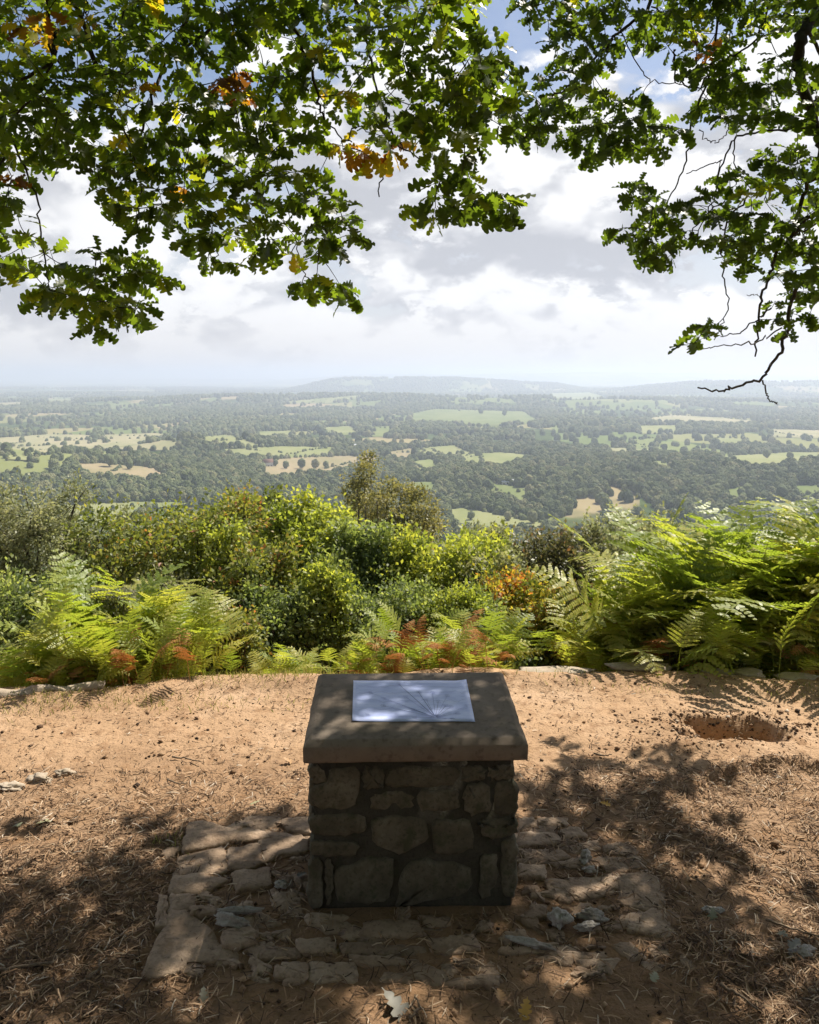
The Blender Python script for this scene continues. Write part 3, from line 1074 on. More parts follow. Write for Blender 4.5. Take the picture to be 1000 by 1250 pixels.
def build_plinth():
    t = thing('stone_plinth', 'low square rubble stone plinth with a sloping slab top on the dirt', 'plinth', (PLX, PLY, 0), YAW)
    # mortar core, set back behind the stone faces
    a, d, h = BW / 2 - 0.016, BD - 0.016, 0.476
    v = [(-a, 0.013, -0.1), (a, 0.013, -0.1), (a, d, -0.1), (-a, d, -0.1), (-a, 0.013, h), (a, 0.013, h), (a, d, h + 0.02), (-a, d, h + 0.02)]
    # fine front sheet so that the mortar is not a plain box
    link('mortar_core', put_mesh('mortar_core', v, [np.array([(0, 1, 5, 4), (1, 2, 6, 5), (2, 3, 7, 6), (3, 0, 4, 7), (4, 5, 6, 7)])], M['mortar']), t)

    def stone(poly, place, seed, proud):
        vv, q, tr = slab_stone(poly, 0.03, proud, 24, seed, 0.0045, 0.009)
        vv = np.array([place(*p) for p in vv])
        link('stone', put_mesh('stone', vv, [q, tr], M['wall_stone'], smooth=True), t)
    rr = np.random.default_rng(3)
    # front: (u to the right, v up, w towards the viewer)
    for i, poly in enumerate(FRONT):
        pl = [((px - 500) / 1000 * PLY - PLX, H - (py - HORIZON) / 1000 * PLY) for px, py in poly]
        pl = [(u, min(max(w, -0.02), 0.474)) for u, w in pl]
        stone(pl, lambda u, w, o: (u, -o + 0.012, w), 100 + i, (0.001 if i < 11 else 0.003) + rr.uniform(0, 0.008))

    def courses(width, seed):
        r2 = np.random.default_rng(seed)
        z = 0.0; out = []
        while z < 0.44:
            hh = min(r2.uniform(0.075, 0.14), 0.472 - z)
            if 0.472 - z - hh < 0.05: hh = 0.472 - z
            x = -width / 2
            while x < width / 2 - 0.02:
                ww = min(r2.uniform(0.10, 0.22), width / 2 - x)
                if width / 2 - x - ww < 0.07: ww = width / 2 - x
                j = lambda: r2.uniform(-0.006, 0.006)
                out.append([(x + .006 + j(), z + .006 + j()), (x + ww - .006 + j(), z + .006 + j()), (x + ww - .006 + j(), z + hh - .006 + j()), (x + .006 + j(), z + hh - .006 + j())])
                x += ww
            z += hh
        return out
    for i, p in enumerate(courses(BD - 0.04, 11)):
        stone(p, lambda u, w, o: (-BW / 2 - o + 0.012, BD / 2 - u, w), 200 + i, 0.006 + rr.uniform(0, 0.012))
    for i, p in enumerate(courses(BD - 0.04, 12)):
        stone(p, lambda u, w, o: (BW / 2 + o - 0.012, BD / 2 + u, w), 300 + i, 0.006 + rr.uniform(0, 0.012))
    for i, p in enumerate(courses(BW - 0.03, 13)):
        stone(p, lambda u, w, o: (-u, BD + o - 0.012, w), 400 + i, 0.006 + rr.uniform(0, 0.012))

    # sloping slab with a broad chamfer
    W, y0, y1 = 0.350, -0.030, 0.502
    zb, zf, zr_ = 0.4765, 0.528, 0.556
    ch = 0.020
    cx = 0.009
    k = []
    n = 14
    def ring(w, ya, yb, z0, z1, wob):
        pts = []
        for s in np.linspace(0, 1, n, endpoint=False): pts.append((-w + 2 * w * s, ya, z0))
        for s in np.linspace(0, 1, n, endpoint=False): pts.append((w, ya + (yb - ya) * s, z0 + (z1 - z0) * s))
        for s in np.linspace(0, 1, n, endpoint=False): pts.append((w - 2 * w * s, yb, z1))
        for s in np.linspace(0, 1, n, endpoint=False): pts.append((-w, yb + (ya - yb) * s, z1 + (z0 - z1) * s))
        p = np.array(pts)
        p[:, 0] += cx
        p += rr.normal(0, wob, p.shape)
        return p
    rings = [ring(W - .03, y0 + .03, y1 - .03, zb, zb, 0), ring(W - 0.004, y0 + 0.004, y1 - 0.004, zb, zb, 0.0006), ring(W, y0, y1, zb + 0.006, zb + 0.006, 0.0007),
             ring(W, y0, y1, zf - 0.004, zr_ - 0.004, 0.0009), ring(W - 0.004, y0 + 0.004, y1 - 0.004, zf, zr_, 0.0009),
             ring(W - ch, y0 + ch, y1 - ch, zf + 0.013, zr_ + 0.013, 0.0006), ring(W - ch - .004, y0 + ch + .004, y1 - ch - .004, zf + 0.0142, zr_ + 0.0142, 0.0)]
    v = np.vstack(rings)
    m = 4 * n
    q = []
    for r in range(len(rings) - 1):
        for i in range(m):
            j = (i + 1) % m
            q.append((r * m + i, r * m + j, (r + 1) * m + j, (r + 1) * m + i))
    top = np.arange(m)[None] + (len(rings) - 1) * m
    bot = np.arange(m)[::-1][None]
    me = put_mesh('slab', v, [np.array(q), top, bot], M['slab'])
    sb = link('slab', me, t)

    # the printed view sheet fixed on top: its own thing, it lies on the slab
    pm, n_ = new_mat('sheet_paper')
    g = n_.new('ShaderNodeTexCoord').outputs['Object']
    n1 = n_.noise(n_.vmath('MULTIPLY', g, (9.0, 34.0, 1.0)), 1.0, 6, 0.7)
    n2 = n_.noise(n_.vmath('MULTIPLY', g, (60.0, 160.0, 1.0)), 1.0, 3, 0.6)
    col = n_.ramp(n1, [(0.30, (0.40, 0.47, 0.78)), (0.5, (0.52, 0.59, 0.88)), (0.7, (0.64, 0.70, 0.94))])  # blue of the reflected sky put into the paper's base colour
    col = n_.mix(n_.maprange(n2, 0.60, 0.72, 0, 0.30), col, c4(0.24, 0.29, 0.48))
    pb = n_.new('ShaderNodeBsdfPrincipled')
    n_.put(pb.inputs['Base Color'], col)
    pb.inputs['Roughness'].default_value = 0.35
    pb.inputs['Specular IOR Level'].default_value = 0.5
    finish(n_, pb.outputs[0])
    corners = [(-0.187, 2.675), (0.214, 2.675), (0.207, 2.986), (-0.2045, 2.986)]
    zpl = lambda y: 0.5422 + (y - PLY + 0.006) * (0.028 / 0.484) + 0.0018
    nx, ny = 22, 14
    V = []
    for j in range(ny + 1):
        for i in range(nx + 1):
            a, b = i / nx, j / ny
            p = (1 - b) * ((1 - a) * np.array(corners[0]) + a * np.array(corners[1])) + b * ((1 - a) * np.array(corners[3]) + a * np.array(corners[2]))
            curl = 0.0032 * (max(0, 0.10 - a) / .10) ** 2 * (1 - b) + 0.004 * max(0, a - 0.93) / .07 * b
            V.append((p[0], p[1], zpl(p[1]) + 0.0012 + curl + 0.0005 * math.sin(a * 17 + b * 9)))
    base = np.array(V)
    V = np.vstack([base, base - [0, 0, 0.0012]])
    off = len(base)
    Q = []
    for j in range(ny):
        for i in range(nx):
            k = j * (nx + 1) + i
            Q.append((k, k + 1, k + nx + 2, k + nx + 1))
            Q.append((off + k, off + k + nx + 1, off + k + nx + 2, off + k + 1))
    edge = [i for i in range(nx)] + [(nx) + j * (nx + 1) for j in range(ny)] + [ny * (nx + 1) + i for i in range(nx, 0, -1)] + [j * (nx + 1) for j in range(ny, 0, -1)]
    for a, b in zip(edge, edge[1:] + edge[:1]):
        Q.append((b, a, off + a, off + b))
    pt = thing('view_sheet', 'printed sheet of radiating lines, sky blue reflection in its colour, on the plinth top', 'map sheet')
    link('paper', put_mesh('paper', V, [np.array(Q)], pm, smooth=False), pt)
    ink = tint_mat('ink', [(0, (0.10, 0.13, 0.28)), (1, (0.24, 0.30, 0.52))], 0.5)
    # radiating sight lines, from the enlargement of the sheet
    Zp = lambda x, y: np.array([x / 5.5556 + 420, y / 5.5556 + 820])

    def on_sheet(pt_):
        px, py = pt_
        s = 0.028 / 0.484
        D = (H - 0.5422 + (PLY - 0.006) * s) / ((py - HORIZON) / 1000 + s)
        return np.array([(px - 500) / 1000 * D, D, zpl(D) + 0.0021])
    foot = (622, 318)
    ends = [(370, 90, .0011, .0), (505, 145, .0011, .1), (270, 190, .0008, .4), (265, 238, .0009, .3), (470, 265, .0008, .4), (600, 150, .0007, .6), (640, 210, .0008, .4), (690, 238, .0010, .2),
            (725, 245, .0008, .4), (770, 288, .0009, .3), (735, 330, .0010, .2), (560, 200, .0007, .6), (840, 240, .0006, .7), (700, 170, .0006, .7), (420, 180, .0006, .6), (180, 150, .0006, .8), (160, 300, .0006, .8), (480, 320, .0008, .5)]
    for x, y, w, tn in ends:
        a = on_sheet(Zp(*foot)); b = on_sheet(Zp(x, y))
        a = a + (b - a) * 0.06
        dv = (b - a)[:2]; nv = np.array([-dv[1], dv[0]]) / np.linalg.norm(dv) * w
        v = [a - [nv[0], nv[1], 0], a + [nv[0], nv[1], 0], b + [nv[0] * .6, nv[1] * .6, 0], b - [nv[0] * .6, nv[1] * .6, 0]]
        link('sight_line', put_mesh('sight_line', v, [np.array([(0, 3, 2, 1)])], ink, {'tint': np.full(4, tn)}), pt)

    # tiny captions at the line ends and a drawn skyline, too small to read
    for k_, (x, y, w, tn) in enumerate(ends):
        for m_ in range(3):
            c = on_sheet(Zp(x + (m_ - 1) * 3, min(max(y - 8 + m_ * 7, 78), 325)))
            hw = 0.006 + 0.004 * ((k_ * 7 + m_ * 3) % 5) / 5
            v = [c + [-hw, -.0007, 0], c + [hw, -.0007, 0], c + [hw, .0007, 0], c + [-hw, .0007, 0]]
            link('caption', put_mesh('caption', v, [np.array([(0, 1, 2, 3)])], ink, {'tint': np.full(4, .5)}), pt)
    for row, (yy, amp) in enumerate(((105, 7), (150, 9), (205, 8), (262, 6))):
        xs_ = np.linspace(95, 800 + row * 12, 60)
        hs_ = yy + amp * fbm(xs_ / 45.0, xs_ * 0 + row, 70 + row, 4) * 2
        p_ = np.array([on_sheet(Zp(a_, b_)) for a_, b_ in zip(xs_, hs_)])
        v = np.concatenate([p_ - [0, .0006, 0], p_ + [0, .0006, 0]])
        q_ = np.array([(i_, i_ + 1, 61 + i_, 60 + i_) for i_ in range(59)])
        link('skyline', put_mesh('skyline', v, [q_], ink, {'tint': np.full(len(v), .75)}), pt)


build_plinth()

# ------------------------------------------------------------------ apron of flat stones
Z4 = lambda pts: [(x / 3.846 + 160, y / 3.846 + 980) for x, y in pts]
Z5 = lambda pts: [(x / 3.571 + 600, y / 3.571 + 980) for x, y in pts]
Z6 = lambda pts: [(x / 3.33 + 350, y / 3.33 + 1080) for x, y in pts]
FLAGS = [Z4(p) for p in (
    [(272, 118), (340, 108), (500, 158), (420, 215), (250, 245)],
    [(238, 258), (428, 222), (452, 330), (200, 360)],
    [(200, 370), (340, 350), (452, 380), (312, 440), (190, 438)],
    [(185, 445), (312, 445), (272, 526), (172, 532)],
    [(180, 545), (280, 535), (350, 590), (418, 700), (400, 752), (270, 752), (240, 800), (58, 812), (120, 680)],
    [(130, 470), (170, 462), (168, 590), (112, 600)],
    [(280, 510), (380, 500), (400, 540), (290, 548)],
    [(508, 118), (540, 80), (690, 72), (700, 105), (640, 140), (500, 142)],
    [(435, 152), (618, 148), (640, 190), (500, 200), (440, 190)],
    [(640, 150), (820, 180), (820, 240), (690, 256), (618, 300), (602, 210)],
    [(705, 95), (840, 92), (845, 168), (735, 140)],
    [(460, 232), (600, 218), (612, 305), (560, 330), (455, 320)],
    [(618, 682), (800, 690), (782, 738), (610, 742)],
    [(680, 772), (808, 770), (818, 835), (678, 838)],
    [(480, 345), (640, 320), (660, 400), (500, 430)],
    [(660, 440), (790, 430), (800, 510), (690, 520)],
    [(430, 620), (580, 610), (590, 680), (440, 700)],
)] + [Z6(p) for p in (
    [(100, 320), (275, 335), (286, 402), (94, 396)],
    [(0, 322), (85, 330), (72, 402), (-10, 410)],
    [(228, 250), (560, 246), (564, 290), (248, 294)],
    [(250, 302), (430, 300), (540, 330), (300, 340)],
    [(380, 368), (560, 366), (642, 380), (540, 407), (388, 407)],
    [(640, 396), (830, 384), (852, 424), (676, 424)],
    [(680, 308), (792, 308), (772, 346), (688, 338)],
    [(40, 240), (180, 225), (200, 285), (60, 290)],
    [(580, 230), (760, 222), (780, 280), (600, 290)],
    [(330, 160), (520, 150), (560, 215), (300, 225)],
)] + [Z5(p) for p in (
    [(118, 72), (182, 68), (212, 112), (118, 132)],
    [(205, 82), (322, 72), (332, 102), (222, 112)],
    [(288, 132), (372, 112), (418, 152), (330, 168)],
    [(118, 140), (282, 142), (310, 182), (118, 205)],
    [(300, 202), (455, 174), (472, 212), (360, 230)],
    [(488, 192), (600, 168), (642, 212), (630, 234), (500, 234)],
    [(118, 215), (290, 212), (352, 242), (230, 272), (118, 264)],
    [(235, 276), (390, 248), (432, 292), (300, 292)],
    [(490, 252), (650, 240), (668, 292), (560, 312), (480, 302)],
    [(118, 278), (232, 280), (235, 335), (118, 335)],
    [(570, 332), (680, 312), (752, 390), (742, 462), (680, 478), (560, 440)],
    [(250, 342), (480, 330), (522, 392), (400, 424), (262, 402)],
    [(590, 500), (760, 472), (842, 540), (800, 602), (600, 562)],
    [(40, 640), (200, 616), (350, 616), (352, 650), (190, 662), (50, 668)],
    [(265, 664), (370, 656), (492, 656), (484, 688), (300, 692)],
    [(380, 696), (560, 690), (520, 750), (400, 740)],
    [(528, 632), (600, 622), (674, 692), (610, 700)],
    [(790, 628), (902, 680), (932, 752), (850, 738), (810, 690)],
    [(180, 440), (240, 460), (230, 510), (150, 520)],
    [(690, 640), (770, 632), (790, 690), (700, 700)],
)]


def build_apron():
    t = thing('stone_apron', 'uneven apron of flat brown stones half buried round the plinth foot', 'paving', (0, 0, 0))
    rr = np.random.default_rng(5)
    polys = [np.array([ground_pt(x, y)[:2] for x, y in poly]) for poly in FLAGS]
    # small chips wedged between the big stones
    outline = [(232, 1008), (700, 1003), (782, 1042), (862, 1190), (420, 1204), (180, 1192)]
    cents = [p.mean(0) for p in polys]
    for _ in range(900):
        px, py = rr.uniform(180, 860), rr.uniform(1005, 1200)
        if not in_poly(np.array([px]), np.array([py]), outline)[0]: continue
        c = ground_pt(px, py)[:2]
        if 0.34 > abs(c[0] - .01) and 2.55 < c[1] < 3.08: continue
        if any(in_poly(np.array([c[0]]), np.array([c[1]]), p)[0] for p in polys) or min(np.linalg.norm(c - q_) for q_ in cents) < 0.05: continue
        k = rr.integers(5, 7)
        a = np.sort(rr.uniform(0, 6.28, k)); r_ = rr.uniform(0.022, 0.055)
        polys.append(np.column_stack([c[0] + r_ * 1.35 * np.cos(a), c[1] + r_ * np.sin(a)])); cents.append(c)
        if len(polys) > len(FLAGS) + 60: break
    for i, g in enumerate(polys):
        c = g.mean(0)
        sz = math.sqrt(abs(np.sum(g[:, 0] * np.roll(g[:, 1], -1) - np.roll(g[:, 0], -1) * g[:, 1])) / 2)
        left = (1.0 if c[0] < -0.4 else 0.55) if i < len(FLAGS) else 0.35
        proud = (0.006 + 0.011 * rr.random()) * left + 0.003
        vv, q, tr = slab_stone((g - c).tolist(), 0.06, proud, 26, 500 + i, 0.0050, 0.006, True)
        vv[:, 2] += (vv[:, 0] * rr.normal(0, 0.035) + vv[:, 1] * rr.normal(0, 0.03))
        o = link('flagstone', put_mesh('flagstone', vv, [q, tr], M['flag']), t)
        o.location = (c[0], c[1], 0.0)


build_apron()


# ------------------------------------------------------------------ loose rocks
def rock_mesh(name, rx, ry, rz, seed, mat, sub=3, amp=0.35, flat=0.0):
    import bmesh
    from mathutils import noise as mn
    bm = bmesh.new()
    bmesh.ops.create_icosphere(bm, subdivisions=sub, radius=1.0)
    for v in bm.verts:
        c = v.co.copy()
        k = 1 + amp * mn.noise(c * 1.4 + Vector((seed, 1, 2))) + amp * 0.5 * mn.noise(c * 3.6 + Vector((2, seed, 0)))
        k += 0.22 * amp * (abs(mn.noise(c * 6 + Vector((0, 3, seed))))) + 0.14 * amp * mn.noise(c * 14 + Vector((seed, 3, 0)))
        v.co = Vector((c.x * k * rx, c.y * k * ry, max(c.z * k, -0.5) * rz))
        if flat and v.co.z > rz * flat:
            v.co.z = rz * flat + (v.co.z - rz * flat) * 0.25
    me = bpy.data.meshes.new(name)
    bm.to_mesh(me)
    bm.free()
    for p in me.polygons:
        p.use_smooth = True
    me.materials.append(mat)
    return me


def build_rocks():
    data = [  # px, py, rx, ry, rz, material, label
        (683, 1130, .027, .026, .030, 'white_rock', 'knobbly white lump of rock right of the plinth foot'),
        (722, 1124, .038, .020, .018, 'white_rock', 'pale pitted white stone behind the knobbly white lump'),
        (716, 1138, .032, .014, .014, 'white_rock', 'thin pale stone lying in front of the pitted white stone'),
        (284, 1132, .050, .018, .020, 'white_rock', 'pale grey stone left of the plinth beside the big flat slab'),
        (290, 1119, .058, .010, .014, 'white_rock', 'long thin pale stone lying behind the pale grey one left of the plinth'),
        (343, 1086, .018, .012, .016, 'white_rock', 'small pale chip standing close to the plinth on its left side'),
        (715, 1054, .016, .022, .022, 'white_rock', 'small upright pale stone among the flat stones right of the plinth'),
        (720, 1068, .020, .012, .012, 'white_rock', 'little white stone just below the upright pale stone'),
        (48, 955, .050, .035, .022, 'kerb', 'round tan stone half buried in the dirt at far left'),
        (80, 946, .035, .02, .014, 'kerb', 'smaller brown stone behind the round tan stone at left'),
        (12, 962, .055, .030, .014, 'kerb', 'flat tan stone at the left picture edge'),
        (648, 1158, .050, .012, .012, 'white_rock', 'thin pale sliver of stone in front of the plinth at right'),
        (870, 1118, .030, .014, .012, 'white_rock', 'small white stone in the sun right of the apron'),
        (978, 1172, .034, .022, .014, 'white_rock', 'pale flaky stone near the right picture edge'),
    ]
    for i, (px, py, rx, ry, rz, mt, lab) in enumerate(data):
        g = ground_pt(px, py)
        z = float(near_height(np.array([g[0]]), np.array([g[1]]))[0])
        onap = abs(g[0]) < 0.75 and g[1] < 3.2
        o = link('rock', rock_mesh('rock', rx, ry, rz * .8, i * 3.7 + 1, M[mt], 4, 0.75), None, (g[0], g[1], z + rz * 0.30 + (0.012 if onap else 0)), label=lab, category='rock')
        o.rotation_euler = (0, 0, random.uniform(-.4, .4))
    # worn stones along the rim
    rr = np.random.default_rng(9)
    t = thing('rim_edging', 'low line of pale worn stones along the brink at the right', 'edging')
    x = 0.62
    i = 0
    while x < 2.6:
        w = rr.uniform(0.16, 0.42)
        c = np.array([x + w / 2])
        y = float(rim(c)[0]) + 0.02
        o = link('stone', rock_mesh('stone', w * 0.50, 0.06, 0.026, 40 + i, M['kerb'], 3, 0.4, 0.5), t, (x + w / 2, y + rr.uniform(-.02, .02), 0.010 + rr.uniform(-0.014, 0.008)))
        x += w * rr.uniform(0.95, 1.5)
        i += 1
    t = thing('edging_log', 'weathered log lying along the brink at far left', 'log')
    pts = [P(-40, 864, 4.24), P(20, 856, 4.27), P(70, 850, 4.32), P(128, 842, 4.40)]
    pl = smooth_line(pts, 5)
    pl[:, 2] = 0.012 + 0.008 * np.sin(np.arange(len(pl)))
    v, q = tube(pl, np.linspace(0.048, 0.03, len(pl)), 9)
    v += rng.normal(0, 0.004, v.shape)
    cap = np.arange(9)[None] + (len(pl) - 1) * 9
    link('log_body', put_mesh('log_body', v, [q, cap, np.arange(9)[::-1][None]], M['kerb'], smooth=True), t)


build_rocks()


# ------------------------------------------------------------------ litter on the ground
def ground_z(x, y):
    return near_height(np.asarray(x), np.asarray(y))


def in_plinth(x, y):
    return (np.abs(x - 0.01) < 0.34) & (y > 2.56) & (y < 3.07)


def build_litter():
    stops = [(0.0, (0.040, 0.026, 0.018)), (0.35, (0.14, 0.085, 0.050)), (0.65, (0.33, 0.205, 0.115)), (0.88, (0.48, 0.345, 0.22)), (1.0, (0.58, 0.50, 0.40))]
    m = tint_mat('litter', stops, 0.85, 0.2)

    def needles(n, y0, y1, dens, lmin, lmax, wid, name, lift=0.004):
        y = rng.uniform(y0, y1, n * 3)
        x = rng.uniform(-1, 1, n * 3) * (0.56 * y + 0.1)
        k = rng.random(n * 3) < dens(x, y)
        k &= ~in_plinth(x, y)
        x, y = x[k][:n], y[k][:n]
        n = len(x)
        z = ground_z(x, y) + lift + rng.random(n) * 0.006
        L = rng.uniform(lmin, lmax, n)
        a = rng.uniform(0, 2 * math.pi, n)
        axis = np.column_stack([np.cos(a), np.sin(a), rng.normal(0.05, 0.22, n)])
        nrm = np.column_stack([rng.normal(0, .5, n), rng.normal(0, .5, n), np.ones(n)])
        Rm = frames(axis, nrm)
        # a bent strip of three quads
        w = wid
        bend = 0.18
        tv = np.array([(-w, -.5, 0), (w, -.5, 0), (-w + bend * .3, -.17, .05), (w + bend * .3, -.17, .05), (-w + bend * .3, .17, .06), (w + bend * .3, .17, .06), (-w * .4, .5, 0), (w * .4, .5, 0)])
        tf = np.array([(0, 1, 3, 2), (2, 3, 5, 4), (4, 5, 7, 6)])
        v, f = batch(tv, tf, np.column_stack([x, y, z]), Rm, L)
        tint = np.repeat(np.clip(rng.beta(1.6, 1.5, n), 0, 1), len(tv))
        me = put_mesh(name, v, [f], m, {'tint': tint})
        link(name, me, kind='stuff')
    apron = lambda x, y: (np.abs(x) < 0.78) & (y < 3.1)
    needles(26000, 1.95, 3.5, lambda x, y: np.where(apron(x, y), 0.16 + 0.35 * (fbm(x * 5, y * 5, 88, 3) > 0.12), 0.35 + 0.65 * (fbm(x * 3, y * 3, 81, 3) > -0.1)) * (1 - 0.72 * sstep(2.9, 3.3, y) * (1 - sstep(0.3, 0.9, x))), 0.018, 0.055, 0.035, 'needle_litter')
    needles(9000, 2.7, 4.5, lambda x, y: 0.35 + 0.5 * (fbm(x * 2.5, y * 2.5, 83, 3) > 0.0), 0.008, 0.028, 0.09, 'leaf_crumbs', 0.002)

    # crumbs of soil and small stones, true little lumps
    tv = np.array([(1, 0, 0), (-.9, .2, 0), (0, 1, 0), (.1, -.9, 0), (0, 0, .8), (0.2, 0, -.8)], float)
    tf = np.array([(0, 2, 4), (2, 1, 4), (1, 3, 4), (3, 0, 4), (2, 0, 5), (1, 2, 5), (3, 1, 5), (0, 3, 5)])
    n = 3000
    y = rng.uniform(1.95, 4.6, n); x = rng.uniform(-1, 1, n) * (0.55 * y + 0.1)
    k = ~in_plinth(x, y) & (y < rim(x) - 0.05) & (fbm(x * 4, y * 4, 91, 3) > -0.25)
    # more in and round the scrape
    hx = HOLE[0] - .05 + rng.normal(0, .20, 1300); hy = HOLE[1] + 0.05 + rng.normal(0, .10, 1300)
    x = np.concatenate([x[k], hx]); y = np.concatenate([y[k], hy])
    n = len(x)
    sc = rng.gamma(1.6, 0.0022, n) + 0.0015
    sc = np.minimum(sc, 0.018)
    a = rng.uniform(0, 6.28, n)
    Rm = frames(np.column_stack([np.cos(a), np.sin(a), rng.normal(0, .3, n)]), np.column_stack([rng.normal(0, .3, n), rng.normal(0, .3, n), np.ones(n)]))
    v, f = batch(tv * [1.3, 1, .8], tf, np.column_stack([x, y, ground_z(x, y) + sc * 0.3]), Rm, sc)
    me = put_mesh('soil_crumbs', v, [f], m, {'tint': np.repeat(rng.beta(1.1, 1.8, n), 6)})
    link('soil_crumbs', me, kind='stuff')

    # grass along the brink
    gm = leaf_mat('grass_blade', [(0.0, (0.16, 0.18, 0.06)), (0.5, (0.28, 0.28, 0.10)), (1.0, (0.46, 0.40, 0.20))], 0.6, 0.2, 0.35, (1.4, 1.4, 0.8))
    xs, ys = [], []
    for cx, cy, sx, sy, n in ((-1.55, 4.22, .45, .06, 520), (-0.95, 4.52, .3, .06, 520), (-0.55, 4.58, .2, .04, 320), (1.35, 4.40, .30, .06, 130), (2.15, 4.34, .25, .06, 150), (0.9, 4.55, .3, .03, 60),
                              (-0.83, 2.95, .05, .03, 120), (-1.9, 4.15, .2, .08, 200)):
        xs.append(cx + rng.normal(0, sx, n)); ys.append(cy + rng.normal(0, sy, n))
    x = np.concatenate(xs); y = np.concatenate(ys)
    n = len(x)
    lean = np.column_stack([rng.normal(0, .5, n), rng.normal(0, .5, n), np.ones(n)])
    Rm = frames(lean, np.column_stack([rng.normal(0, 1, n), rng.normal(-1, .6, n), np.zeros(n)]))
    tv = np.array([(-.05, 0, 0), (.05, 0, 0), (-.04, .5, .04), (.04, .5, .04), (0, 1, .2)])
    zz = np.where(y < rim(x), ground_z(x, y), ground_z(x, y))
    sc = rng.uniform(0.012, 0.045, n)
    v, f4 = batch(tv, np.array([(0, 1, 3, 2)]), np.column_stack([x, y, zz - .003]), Rm, sc)
    _, f3 = batch(tv, np.array([(2, 3, 4)]), np.column_stack([x, y, zz - .003]), Rm, sc)
    link('rim_grass', put_mesh('rim_grass', v, [f4, f3], gm, {'tint': np.repeat(rng.random(n), 5)}), kind='stuff')


build_litter()


# ------------------------------------------------------------------ oak leaf shape
def oak_leaf(fold=0.25, curl=0.25, coarse=False):
    """lobed leaf of length 1 along +y; returns verts, quads"""
    if coarse:
        ts = [0.0, 0.35, 0.7, 1.0]; ws = [0.03, 0.22, 0.27, 0.04]
    else:
        # rounded lobes: narrow bay, shoulder, full lobe, shoulder, bay ...
        ts = [0.0, 0.12]; ws = [0.013, 0.022]
        lobes = [(0.26, 0.16, 0.080), (0.47, 0.255, 0.105), (0.69, 0.315, 0.130), (0.90, 0.235, 0.120)]
        for c_, wl, wb in lobes:
            ts += [c_ - 0.10, c_ - 0.045, c_ + 0.045]
            ws += [wb * 0.85, wl * 0.97, wl * 0.92]
        ts += [1.0]; ws += [0.07]
    v = []
    for k, (t, w) in enumerate(zip(ts, ws)):
        z = -curl * t * t
        up = 0.12 * math.sin(t * 19 + 1)
        adv = 0.12 * w if not coarse else 0.0
        v += [(-w, t + adv, z + fold * w + up * w), (0, t, z), (w, t + adv, z + fold * w - up * w)]
    q = []
    for k in range(len(ts) - 1):
        a = k * 3
        q += [(a, a + 1, a + 4, a + 3), (a + 1, a + 2, a + 5, a + 4)]
    return np.array(v, float), np.array(q)


OAKS = [oak_leaf(0.25, 0.25), oak_leaf(0.45, 0.10), oak_leaf(0.10, 0.45), oak_leaf(-0.15, 0.2)]
OAK_C = oak_leaf(0.2, 0.2, True)


